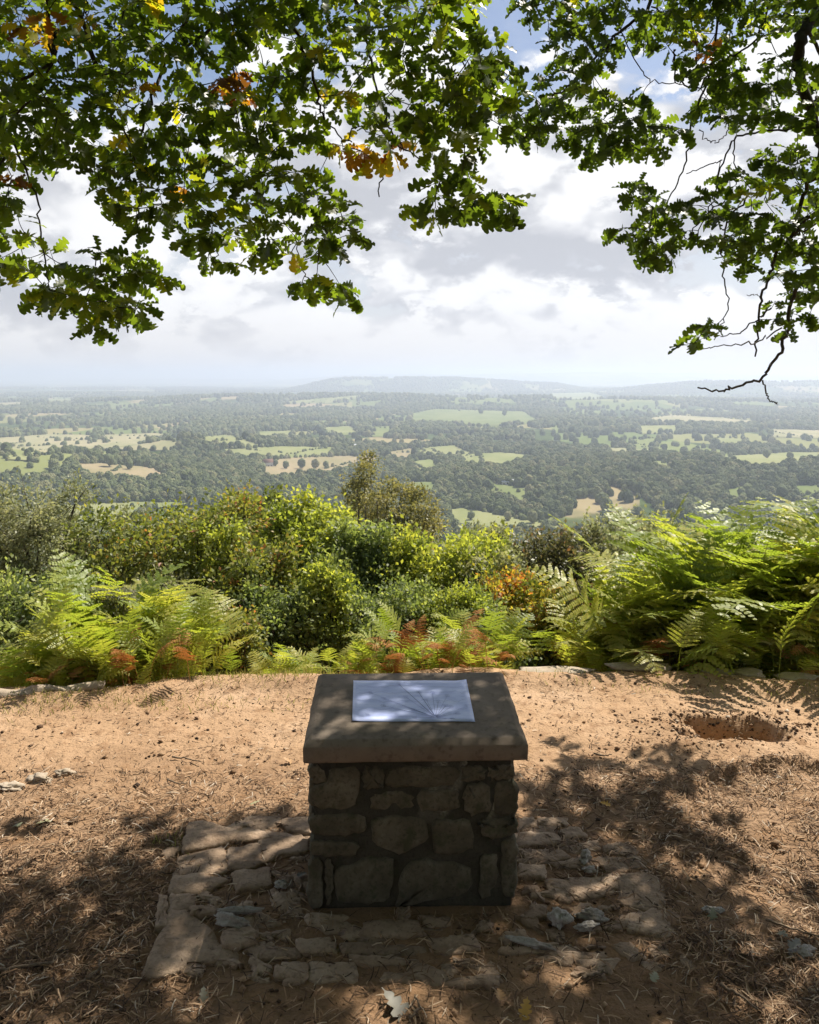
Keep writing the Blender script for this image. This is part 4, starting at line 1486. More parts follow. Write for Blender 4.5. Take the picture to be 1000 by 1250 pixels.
# fallen leaves and sticks, each a thing
def build_fallen():
    lm = tint_mat('fallen_leaf', [(0.0, (0.24, 0.12, 0.05)), (0.3, (0.42, 0.24, 0.10)), (0.6, (0.16, 0.15, 0.12)), (0.8, (0.30, 0.30, 0.16)), (1.0, (0.62, 0.34, 0.06))], 0.6, 0.4)
    leaves = [
        (482, 1232, 0.105, 0.60, 'grey oak leaf on the needles below the plinth, at the bottom edge'),
        (370, 722 + 352, 0.045, 0.62, 'small silvery leaf on the dark needles left of the flat stones'),
        (52, 1010, 0.075, 0.80, 'larger pale green leaf in the sun at far left'),
        (22, 1014, 0.06, 0.78, 'pale green leaf at the left edge beside a larger one'),
        (142, 1120, 0.07, 0.25, 'tan curled leaf on the shaded needles at left'),
        (972, 1168, 0.06, 0.62, 'pale grey leaf lying near the right edge'),
        (955, 1150, 0.05, 0.66, 'pale leaf just behind the grey leaf near the right edge'),
        (870, 1125, 0.05, 0.70, 'bright white-green leaf in the sun patch right of the apron'),
        (642, 1238, 0.06, 0.97, 'orange leaf on the needles at the bottom right of centre'),
        (738, 988, 0.045, 0.98, 'yellow orange leaf in the shade behind the apron at right'),
        (248, 1219, 0.045, 0.62, 'small pale leaf on the needles at the lower left'),
        (812, 985, 0.035, 0.25, 'small tan leaf right of the apron in the upper shade'),
        (800, 1200, 0.045, 0.72, 'pale leaf below the flat stones at lower right'),
        (610, 1222, 0.05, 0.30, 'curled tan leaf in the sun patch below the plinth'),
        (352, 930, 0.06, 0.35, 'crumpled yellow brown leaf in the sun left of the slab'),
        (312, 985, 0.04, 0.80, 'small green leaf in the sun behind the left flat stones'),
    ]
    for i, (px, py, L, tn, lab) in enumerate(leaves):
        g = ground_pt(px, py)
        tv, tq = OAKS[i % 4]
        v = tv * L
        v = v - [0, L / 2, 0]
        me = put_mesh('fallen_leaf', v, [tq], lm, {'tint': np.full(len(v), tn)})
        z = float(near_height(np.array([g[0]]), np.array([g[1]]))[0])
        o = link('fallen_leaf', me, None, (g[0], g[1], z + 0.020), label=lab, category='leaf')
        o.rotation_euler = (random.uniform(-.25, .3), random.uniform(-.3, .3), random.uniform(0, 6.28))
    sticks = [
        ([(-10, 1190), (20, 1186), (62, 1180)], .006, 'dark stick lying at the left edge in the shade'),
        ([(86, 1214), (105, 1200), (118, 1190), (123, 1172)], .004, 'thin bent twig on the shaded needles at lower left'),
        ([(210, 926), (228, 927), (246, 932)], .004, 'thin straight twig on the sunlit dirt at left'),
        ([(204, 950), (216, 957), (228, 958)], .0035, 'short forked twig in the sun left of the plinth'),
        ([(712, 1200), (726, 1196), (742, 1194)], .005, 'dark twig on the lower right flat stones'),
        ([(935, 1130), (965, 1142), (1005, 1152)], .004, 'long pale twig on the needles near the right edge'),
        ([(880, 1215), (900, 1228), (925, 1250)], .005, 'pale stick at the lower right corner'),
        ([(725, 924), (735, 926), (747, 924)], .004, 'little dark twig on the sunlit dirt right of the slab'),
        ([(500, 1248), (512, 1236), (507, 1222)], .004, 'thin pale twig beside the grey oak leaf'),
    ]
    for pts, r, lab in sticks:
        g = np.array([ground_pt(*p) for p in pts])
        g[:, 2] = near_height(g[:, 0], g[:, 1]) + 0.014
        pl = smooth_line(g, 5)
        pl[1:-1] += rng.normal(0, .002, pl[1:-1].shape)
        c = pl[0].copy()
        v, q = tube(pl - c, np.linspace(r, r * .5, len(pl)), 6)
        o = link('stick', put_mesh('stick', v, [q, np.arange(6)[::-1][None], (np.arange(6) + (len(pl) - 1) * 6)[None]], M['stick'], smooth=True), None, c, label=lab, category='stick')


build_fallen()


# ------------------------------------------------------------------ oak boughs overhead
SUNC = math.cos(R(SUN_AZ)) / math.tan(R(SUN_EL))


def build_oak(name, label, polys, holes, main, trunk_pts, limb_pts, Dbase, Dvar, spacing, warm, seed, crown_x, leafsize=(0.070, 0.112), rosette=(6, 11), dshift=None, tscale=1.0):
    rr = np.random.default_rng(seed)
    root = thing(name, label, 'tree', tuple(trunk_pts[0]))
    org = np.array(trunk_pts[0], float)
    # ---- trunk and limbs
    tp = smooth_line(trunk_pts, 5)
    v, q = tube(tp - org, np.linspace(0.30, 0.17, len(tp)) * (1 + 0.05 * np.sin(np.arange(len(tp)))), 12)
    link('trunk', put_mesh('trunk', v, [q], M['bark'], smooth=True), root)
    nodes, rad = [], []
    for lp, r0, r1 in limb_pts:
        pl = smooth_line(lp, 6)
        v, q = tube(pl - org, np.linspace(r0, r1, len(pl)), 8)
        link('limb', put_mesh('limb', v, [q], M['bark'], smooth=True), root)
        nodes += list(pl); rad += list(np.linspace(r0, r1, len(pl)))
    # ---- main visible branches: first hooked on to the nearest limb, then as traced
    for br in main:
        pts, r0, r1, dd = br[:4]
        D = Dbase + dd
        w = np.array([P(x, y, D + 0.06 * math.sin(i * 1.9 + x)) for i, (x, y) in enumerate(pts)])
        if r0 > 0.0065 or w[0][2] > 3.3:
            k = np.argmin(np.linalg.norm(np.array(nodes) - w[0], axis=1))
            a = np.array(nodes[k])
            midp = (a + w[0]) / 2 + [0, 0, 0.12]
            w = np.vstack([a, midp, w])
        pl = smooth_line(w, 6)
        pl[1:-1] += rr.normal(0, 0.006, pl[1:-1].shape)
        rads = np.linspace(r0, r1, len(pl))
        v, q = tube(pl - org, rads, 6)
        link('branch', put_mesh('branch', v, [q], M['bark'], smooth=True), root)
        nodes += list(pl); rad += list(rads)
    # ---- shoot tips inside the foliage outline
    tips = []
    for poly, dens in polys:
        a = np.array(poly)
        lo, hi = a.min(0), a.max(0)
        area = (hi[0] - lo[0]) * (hi[1] - lo[1])
        cand = rr.uniform(lo, hi, (int(area / (spacing ** 2) * 9 * dens), 2))
        cand = cand[in_poly(cand[:, 0], cand[:, 1], poly)]
        sp = spacing / math.sqrt(dens)
        acc = np.zeros((0, 3))
        for c in cand:
            skip = False
            for hx, hy, hw, hh in holes:
                if ((c[0] - hx) / hw) ** 2 + ((c[1] - hy) / hh) ** 2 < 1:
                    skip = True; break
            if skip: continue
            D = Dbase + rr.uniform(-Dvar, Dvar) + (dshift(c[0], c[1]) if dshift else 0)
            if len(acc):
                d2 = (acc[:, 0] - c[0]) ** 2 + (acc[:, 1] - c[1]) ** 2 + ((acc[:, 2] - D) * 55) ** 2
                if d2.min() < sp ** 2: continue
            acc = np.vstack([acc, [c[0], c[1], D]])
        tips += acc.tolist()
    tips = np.array(tips)
    tw = np.array([P(*t) for t in tips])
    # ---- grow twigs: nearest tip to the tree first
    NB = np.zeros((len(nodes) + len(tw) * 5, 3)); NB[:len(nodes)] = nodes
    cnt = len(nodes)
    best = np.full(len(tw), 1e9); bi = np.zeros(len(tw), int)
    for i in range(cnt):
        d = np.linalg.norm(tw - NB[i], axis=1)
        m = d < best
        best[m] = d[m]; bi[m] = i
    todo = np.ones(len(tw), bool)
    twig = Bag()
    tipdir = np.zeros((len(tw), 3))
    while todo.any():
        k = np.argmin(np.where(todo, best, 1e9))
        a = NB[bi[k]]; b = tw[k]
        L = np.linalg.norm(b - a)
        n = 4
        s = np.linspace(0, 1, n + 1)
        mid = (a + b) / 2 + rr.normal(0, 0.10 * L, 3) + [0, 0, 0.05 * L]
        pl = ((1 - s) ** 2)[:, None] * a + (2 * s * (1 - s))[:, None] * mid + (s ** 2)[:, None] * b
        r0 = 0.0022 + 0.0035 * min(L, 0.6)
        v, q = tube(pl - org, np.linspace(r0, 0.0014, n + 1), 4)
        twig.add(v, q)
        d = pl[-1] - pl[-2]
        tipdir[k] = d / (np.linalg.norm(d) + 1e-9)
        todo[k] = False
        for p in pl[2:]:
            NB[cnt] = p
            dd = np.linalg.norm(tw - p, axis=1)
            m = todo & (dd < best)
            best[m] = dd[m]; bi[m] = cnt
            cnt += 1
    o = link('twigs', twig.mesh('twigs', M['bark']), root, kind='stuff')
    # ---- rosettes of leaves
    pos, axis, nrm, sc, tint, pix = [], [], [], [], [], []
    for k in range(len(tw)):
        n = rr.integers(rosette[0], rosette[1])
        px, py = tips[k][:2]
        bt = np.clip((rr.beta(2.2, 2.4) * 0.70 + 0.04) * tscale, 0, 1)
        if rr.random() < 0.10 * tscale ** 3: bt = rr.uniform(0.60, 0.77)
        for wx, wy, wr, wt in warm:
            if (px - wx) ** 2 + (py - wy) ** 2 < (wr * .8) ** 2 and rr.random() < .8: bt = wt - rr.random() * .05
        for i in range(n):
            a = i * 2.4 + rr.uniform(-.5, .5)
            out = np.array([math.cos(a), math.sin(a), 0.0])
            ax = tipdir[k] * 0.55 + out * rr.uniform(.5, 1.1) + np.array([0, 0, rr.uniform(-.75, .15)])
            nn = np.array([rr.normal(0, .8), rr.normal(-.25, .8), .8])
            pos.append(tw[k] - tipdir[k] * rr.uniform(0, 0.05) + out * 0.006)
            axis.append(ax); nrm.append(nn)
            sc.append(rr.uniform(*leafsize))
            tint.append(np.clip(bt + rr.normal(0, .06), 0, 1))
            pix.append((px, py, tips[k][2]))
    pos = np.array(pos); axis = np.array(axis); nrm = np.array(nrm); sc = np.array(sc); tint = np.array(tint); pix = np.array(pix)
    Rm = frames(axis, nrm)
    # the leaves that show largest are single objects
    vis = (pix[:, 0] > 5) & (pix[:, 0] < 995) & (pix[:, 1] > 5)
    facing = np.abs(Rm[:, 1, 2]) * 0.7 + 0.3
    app = np.where(vis, sc * facing / pix[:, 2] ** 1.5, 0)
    order = np.argsort(-app)
    single = order[:300]; rest = order[300:]
    protos = {}
    for i in single:
        key = (int(i) % 4, int(round(tint[i] * 12)))
        if key not in protos:
            tv, tq = OAKS[key[0]]
            protos[key] = put_mesh('leaf', tv, [tq], M['oak'], {'tint': np.full(len(tv), key[1] / 12)})
        ob = bpy.data.objects.new('leaf', protos[key])
        COL.objects.link(ob)
        ob.parent = root
        mt = Matrix(Rm[i].tolist()).to_4x4() @ Matrix.Scale(float(sc[i]), 4)
        mt.translation = Vector(pos[i] - org)
        ob.matrix_basis = mt
    bag = Bag()
    for k in range(4):
        idx = rest[rest % 4 == k]
        v, f = batch(OAKS[k][0], OAKS[k][1], pos[idx] - org, Rm[idx], sc[idx])
        bag.add(v, f, a=np.repeat(tint[idx], len(OAKS[k][0])))
    # ---- unseen rest of the crown, over and behind the viewer, enlarged to deepen shade
    n = 15000
    c = rr.uniform(-1, 1, (n * 3, 3))
    c = c[np.linalg.norm(c, axis=1) < 1][:n]
    x = crown_x + c[:, 0] * 4.2; y = -1.6 + c[:, 1] * 5.6; z = 4.9 + c[:, 2] * 2.6
    # unseen leaf skirts added behind the viewer to block low sky light
    m2 = 5200
    x2 = crown_x + rr.uniform(-4.5, 4.5, m2); y2 = -5.2 + rr.normal(0, .6, m2); z2 = rr.uniform(0.6, 4.5, m2)
    # flank foliage beside the viewer, outside the frame
    x = np.concatenate([x, x2]); y = np.concatenate([y, y2]); z = np.concatenate([z, z2])
    sx = 500 + 1000 * x / np.maximum(y, .05); sy = HORIZON - 1000 * (z - H) / np.maximum(y, .05)
    inframe = (y > 0.05) & (sx > -130) & (sx < 1130) & (sy > -110)
    lands = y - z * SUNC
    k = ~inframe & (lands < 2.1) & ((x ** 2 + y ** 2 + (z - H) ** 2) > 1.4 ** 2) & (z > 0.5)
    x, y, z = x[k], y[k], z[k]
    n = len(x)
    Rm2 = frames(np.column_stack([rr.normal(0, 1, n), rr.normal(0, 1, n), rr.normal(-.4, .5, n)]), np.column_stack([rr.normal(0, .5, n), rr.normal(0, .5, n), np.ones(n)]))
    v, f = batch(OAK_C[0], OAK_C[1], np.column_stack([x, y, z]) - org, Rm2, rr.uniform(0.14, 0.24, n))
    bag.add(v, f, a=np.repeat(np.clip(rr.beta(2, 3, n) * .7, 0, 1), len(OAK_C[0])))
    link('leaves', bag.mesh('leaves', M['oak']), root, kind='stuff')
    print(name, 'tips', len(tw), 'leaves', len(pos), 'crown', n)


def ell(cx, cy, rx, ry, rot=0, n=14):
    a = np.arange(n) / n * 2 * math.pi
    c, s = math.cos(R(rot)), math.sin(R(rot))
    return [(cx + rx * math.cos(t) * c - ry * math.sin(t) * s, cy + rx * math.cos(t) * s + ry * math.sin(t) * c) for t in a]


LEFT_POLYS = [
    ([(-60, -80), (-60, 250), (20, 250), (60, 190), (110, 215), (150, 265), (235, 280), (290, 265), (330, 255), (375, 240), (395, 215), (385, 170), (400, 130), (430, 150), (500, 150), (560, 150), (610, 120), (612, 60), (585, 20), (575, -80)], 1.0),
    ([(-60, 250), (20, 250), (35, 290), (45, 330), (20, 340), (-60, 340)], 0.9),
    ([(100, 215), (150, 265), (145, 300), (120, 320), (90, 330), (60, 300), (50, 340), (30, 355), (45, 375), (70, 375), (95, 360), (130, 345), (185, 335), (205, 300), (165, 270)], 0.6),
    (ell(140, 335, 48, 30), 0.9),
    (ell(120, 380, 26, 26), 1.0), (ell(165, 378, 24, 16), 1.0), (ell(70, 360, 25, 16), 0.9), (ell(195, 345, 22, 10), 0.7),
    ([(215, 285), (300, 265), (330, 270), (350, 300), (330, 310), (300, 325), (270, 325), (235, 318)], 0.8),
    ([(330, 255), (395, 225), (420, 245), (440, 275), (440, 295), (410, 310), (380, 320), (355, 310), (340, 280)], 0.85),
    ([(355, 345), (385, 338), (435, 352), (430, 368), (395, 364)], 1.0),
    ([(400, 165), (500, 160), (500, 200), (470, 200), (440, 205), (400, 190)], 0.8),
    ([(500, 150), (560, 150), (580, 185), (570, 220), (560, 245), (535, 270), (508, 268), (505, 250), (525, 225)], 0.95),
    (ell(590, 252, 14, 14), 1.0), (ell(615, 240, 22, 14, -25), 0.9), (ell(606, 262, 14, 10), 0.9),
    ([(560, 60), (620, 70), (630, 100), (625, 150), (590, 165), (555, 150)], 0.7),
]
LEFT_HOLES = [(85, 285, 30, 18), (197, 92, 17, 26), (316, 60, 28, 18), (428, 65, 10, 26), (130, 283, 14, 14), (250, 305, 18, 8), (448, 120, 10, 18), (460, 30, 12, 12), (215, 15, 9, 16), (600, 30, 12, 26), (430, 205, 20, 8), (30, 205, 12, 14), (220, 130, 10, 14),
              (545, 190, 8, 8), (470, 232, 18, 14)]
LEFT_MAIN = [
    ([(225, -40), (228, 20), (205, 65), (186, 118), (172, 165)], .016, .006, .05),
    ([(330, -30), (250, 42), (192, 72), (165, 85), (120, 92)], .013, .004, .1),
    ([(56, -40), (58, 30), (66, 70), (30, 96), (0, 116), (-20, 160)], .013, .006, -.15),
    ([(66, 70), (35, 125), (10, 150), (2, 200), (-5, 240)], .007, .004, -.15),
    ([(66, 70), (112, 112), (150, 160), (172, 215), (170, 262)], .007, .003, -.1),
    ([(350, -30), (365, 50), (385, 108), (396, 146)], .013, .005, -.2),
    ([(425, -30), (447, 50), (450, 72), (462, 115), (474, 150), (480, 172), (468, 212), (463, 240)], .010, .003, .1),
    ([(474, 160), (490, 178), (514, 196)], .004, .0025, .1),
    ([(480, 172), (497, 186), (525, 196)], .0045, .0025, .1),
    ([(295, -30), (285, 45), (290, 110), (308, 175), (320, 222)], .008, .003, .2),
    ([(515, -30), (540, 20), (560, 60), (572, 95)], .008, .003, .1),
    ([(15, 170), (42, 235), (47, 275), (56, 325), (60, 350)], .005, .003, -.1),
    ([(396, 146), (425, 175), (432, 155), (470, 165)], .004, .002, -.1),
    ([(150, -30), (155, 0), (140, 48), (110, 30), (70, 20)], .008, .003, .2),
    ([(110, 30), (130, 60), (150, 120), (172, 140)], .005, .003, .1),
    ([(260, 290), (265, 310), (258, 325)], .003, .002, 0),
    ([(565, 240), (580, 250), (600, 250), (620, 235)], .003, .0018, .1),
    ([(120, 310), (128, 345), (118, 385)], .003, .0018, 0),
    ([(360, 290), (370, 330), (385, 345), (430, 358)], .003, .0018, 0),
]
LEFT_WARM = [(45, 45, 30, .91), (20, 215, 16, 1.0), (100, 18, 10, .88), (285, 100, 22, .97), (168, 108, 14, .90), (440, 185, 30, .92), (482, 185, 22, .91), (413, 118, 16, .82), (222, 232, 10, .90), (415, 170, 20, .84), (352, 120, 16, .95), (400, 185, 18, .86), (250, 292, 10, .95)]
RIGHT_POLYS = [
    ([(632, -80), (632, 0), (660, 45), (685, 65), (655, 95), (622, 130), (620, 170), (655, 172), (690, 175), (735, 200), (745, 185), (748, 150), (735, 110), (742, 70), (780, 50), (800, 60), (835, 60), (860, 75), (905, 80), (905, 40), (1060, 30), (1060, -80)], 0.95),
    ([(735, 110), (760, 115), (790, 115), (798, 140), (820, 160), (812, 185), (790, 190), (760, 180), (745, 190)], 0.9),
    ([(830, 70), (885, 70), (910, 100), (905, 120), (880, 110), (838, 100)], 0.9),
    ([(835, 120), (875, 115), (870, 145), (840, 180), (825, 180)], 0.6),
    ([(860, 110), (935, 100), (955, 115), (930, 140), (905, 150), (880, 150), (862, 130)], 0.95),
    ([(940, 60), (1060, 60), (1060, 160), (950, 160), (930, 110)], 0.7),
    ([(760, 215), (790, 215), (800, 250), (835, 240), (846, 260), (842, 285), (818, 300), (812, 325), (792, 315), (770, 300), (745, 292), (748, 278), (775, 270)], 1.0),
    ([(855, 235), (880, 205), (925, 185), (1060, 165), (1060, 300), (990, 320), (940, 300), (905, 300), (880, 275), (858, 260)], 0.85),
    ([(870, 290), (900, 285), (935, 300), (930, 330), (915, 330), (890, 310)], 0.9),
    ([(940, 300), (1060, 290), (1060, 390), (985, 390), (960, 410), (945, 420), (935, 395), (945, 350)], 0.75),
    ([(1012, -80), (1380, -80), (1380, 200), (1250, 290), (1080, 270), (1012, 215)], 0.55),  # unseen foliage beyond the frame, added to shade the lower right ground
    ([(835, 425), (842, 405), (865, 385), (872, 395), (875, 412), (852, 428)], 0.9),
]
RIGHT_HOLES = [(790, 90, 40, 18), (858, 110, 14, 8), (848, 200, 14, 18), (895, 165, 26, 10), (905, 235, 12, 8), (950, 255, 14, 10), (880, 180, 10, 20), (935, 160, 10, 10), (690, 100, 8, 8), (985, 200, 10, 14), (990, 275, 10, 10), (1000, 100, 10, 15)]
RIGHT_MAIN = [
    ([(1030, -60), (992, 20), (975, 55), (977, 95), (992, 140), (1002, 175), (1003, 205)], .040, .022, -.1),
    ([(1003, 205), (985, 232), (966, 290), (950, 303), (942, 330), (930, 360), (926, 400), (922, 435)], .015, .0045, -.1),
    ([(1020, 290), (995, 325), (972, 355), (963, 395), (955, 425), (940, 450), (927, 463), (895, 473), (878, 476), (852, 473)], .014, .0045, -.2),
    ([(931, 464), (936, 482), (942, 490), (949, 491)], .0045, .003, -.2),
    ([(1003, 150), (960, 158), (905, 165), (890, 182), (872, 235), (852, 292)], .010, .003, .1),
    ([(888, -30), (868, 80), (845, 150), (838, 195), (820, 238), (795, 290)], .009, .003, .2),
    ([(800, -30), (790, 15), (758, 38), (735, 62), (700, 100), (668, 122), (635, 142)], .014, .003, .1),
    ([(905, -30), (880, 15), (830, 22), (795, 8)], .010, .005, .2),
    ([(910, 242), (888, 272), (884, 290), (883, 330), (888, 365), (885, 390), (872, 415)], .0055, .0025, -.1),
    ([(942, 376), (928, 387), (905, 405), (880, 411)], .005, .0028, -.2),
    ([(955, 400), (930, 415), (905, 421), (880, 422), (858, 426)], .0045, .0025, -.2),
    ([(772, 68), (788, 92), (805, 100), (833, 103)], .0035, .003, .1),
    ([(822, 72), (826, 92), (848, 108), (866, 90), (885, 72), (925, 45), (945, -20)], .004, .006, .1),
    ([(838, 212), (862, 203), (882, 195)], .003, .004, .15),
    ([(855, 158), (862, 170), (875, 173), (887, 162), (890, 150)], .003, .003, .1),
    ([(966, 290), (985, 278), (1010, 268)], .005, .006, -.1),
    ([(897, 170), (897, 195), (899, 225)], .004, .003, .1),
    ([(835, 300), (828, 275), (840, 290), (858, 265), (885, 245)], .003, .004, .0),
    ([(930, 362), (922, 360), (912, 360)], .002, .002, -.1),
    ([(985, 30), (1000, 60), (1020, 120)], .012, .01, .2),
]
RIGHT_WARM = [(965, 186, 8, .92), (860, 62, 14, .98), (1000, 290, 12, .86), (920, 30, 14, .76), (850, 30, 18, .74)]

build_oak('oak_tree', 'oak whose boughs with green and rusty orange leaves hang across the top left', LEFT_POLYS, LEFT_HOLES, LEFT_MAIN,
          [(-2.6, -1.8, -0.1), (-2.55, -1.75, 1.2), (-2.4, -1.6, 2.6), (-2.2, -1.2, 3.9)],
          [([(-2.2, -1.2, 3.9), (-1.9, 0.6, 4.7), (-1.5, 2.6, 5.0), (-1.1, 4.2, 4.7), (-0.7, 5.2, 4.5)], .15, .04),
           ([(-2.2, -1.2, 3.9), (-2.6, 1.0, 4.4), (-2.4, 3.2, 4.6), (-2.1, 4.6, 4.3)], .12, .03),
           ([(-1.5, 2.6, 5.0), (-0.6, 3.8, 4.9), (0.1, 4.7, 4.5), (0.4, 5.1, 4.3)], .06, .025)],
          3.90, 0.40, 22.5, LEFT_WARM, 11, -2.0, dshift=lambda x, y: -0.35 * min(1, max(0, (x - 470) / 70)))
build_oak('oak_tree', 'oak whose dark bough and bare twig tips hang down at the right', RIGHT_POLYS, RIGHT_HOLES, RIGHT_MAIN,
          [(3.4, -1.2, -0.1), (3.4, -1.1, 1.4), (3.35, -0.8, 2.8), (3.2, -0.3, 4.0)],
          [([(3.2, -0.3, 4.0), (3.2, 1.8, 4.9), (3.1, 3.8, 4.9), (2.95, 5.2, 4.5)], .16, .05),
           ([(3.2, 1.8, 4.9), (2.4, 3.4, 5.1), (1.9, 4.7, 4.9), (1.6, 5.4, 4.6)], .07, .03)],
          4.62, 0.38, 19.5, RIGHT_WARM, 23, 2.2, dshift=lambda x, y: -0.8 * min(1, max(0, (x - 1000) / 40)), tscale=0.72)


# ------------------------------------------------------------------ bracken
def frond_mesh(seed, L=0.85, dead=False):
    """one bracken frond: stalk along +y then arching, pinnae with small leaflets"""
    rr = np.random.default_rng(seed)
    n = 26
    s = np.linspace(0, 1, n)
    arch = rr.uniform(0.9, 2.0) * (1.15 if dead else 1.0)
    th = 1.50 - arch * np.clip((s - 0.35) / 0.65, 0, 1) ** 1.1
    ds = L / (n - 1)
    yy = np.concatenate([[0], np.cumsum(np.cos(th[:-1]) * ds)])
    zz = np.concatenate([[0], np.cumsum(np.sin(th[:-1]) * ds)])
    xx = 0.06 * L * np.sin(s * 2.5 + rr.uniform(0, 6)) * s
    line = np.column_stack([xx, yy, zz])
    v, q = tube(line, np.linspace(0.0042, 0.0010, n), 4)
    bag = Bag()
    bag.add(v, q, a=0.75)
    st = 0.46
    pairs = 13
    tq = np.array([(0, 1, 2, 3)])
    pos, ax, nr, sc, wd = [], [], [], [], []
    gap = L * (1 - st) / pairs
    for i in range(pairs):
        f = i / (pairs - 1)
        t = st + (1 - st) * f * 0.97
        p = np.array([np.interp(t, s, line[:, c]) for c in range(3)])
        pit = np.interp(t, s, th)
        fwd = np.array([0, math.cos(pit), math.sin(pit)])
        up = np.array([0, -math.sin(pit), math.cos(pit)])
        plen = L * 0.235 * (1 - f) ** 0.8 * (0.75 + 0.25 * min(1, f * 5)) + 0.02
        for sd in (-1, 1):
            out = np.array([sd, 0, 0]) * 0.93 + fwd * 0.45 + up * rr.normal(0.06, 0.16)
            out /= np.linalg.norm(out)
            m = max(3, int(plen / 0.0135))
            droop = rr.uniform(0.05, 0.25) + (0.30 if dead else 0)
            for j in range(m):
                g = (j + 0.5) / m
                c = p + out * plen * g - np.array([0, 0, 1]) * droop * plen * g * g
                ll = min(gap * 0.40, 0.22 * plen) * (1 - g) ** 0.7 + 0.0035
                for sd2 in (-1, 1):
                    a2 = np.cross(out, up) * sd2 + out * 0.55
                    a2 += up * rr.normal(0, .10)
                    if dead: a2 += rr.normal(0, .22, 3)
                    pos.append(c); ax.append(a2); nr.append(up + rr.normal(0, .14, 3))
                    sc.append(ll); wd.append(0.68 * plen / m / ll)
            e = p + out * plen - np.array([0, 0, 1]) * droop * plen
            wv = np.cross(out, up) * 0.0016
            bag.add([p - wv, p + wv, e + wv * .3, e - wv * .3], [(0, 1, 2, 3)], a=0.7)
    pos = np.array(pos); sc = np.array(sc); wd = np.array(wd)
    Rm = frames(np.array(ax), np.array(nr))
    N = len(pos)
    tv = np.array([(-1, 0.0, 0), (1, 0.0, 0), (0.35, 1.0, -0.08), (-0.35, 1.0, -0.08)])
    one = np.ones(N)
    loc = tv[None] * np.stack([np.minimum(wd, 1.1), one, one], -1)[:, None, :]
    vv = np.einsum('nij,nkj->nki', Rm, loc) * sc[:, None, None] + pos[:, None]
    ff = tq[None] + (np.arange(N) * 4)[:, None, None]
    base = rr.uniform(0.42, 0.95)
    bag.add(vv.reshape(-1, 3), ff.reshape(-1, 4), a=np.repeat(np.clip(base + rr.normal(0, .07, N), 0, 1), 4))
    return bag.mesh('frond', M['fern_dead'] if dead else M['fern'])


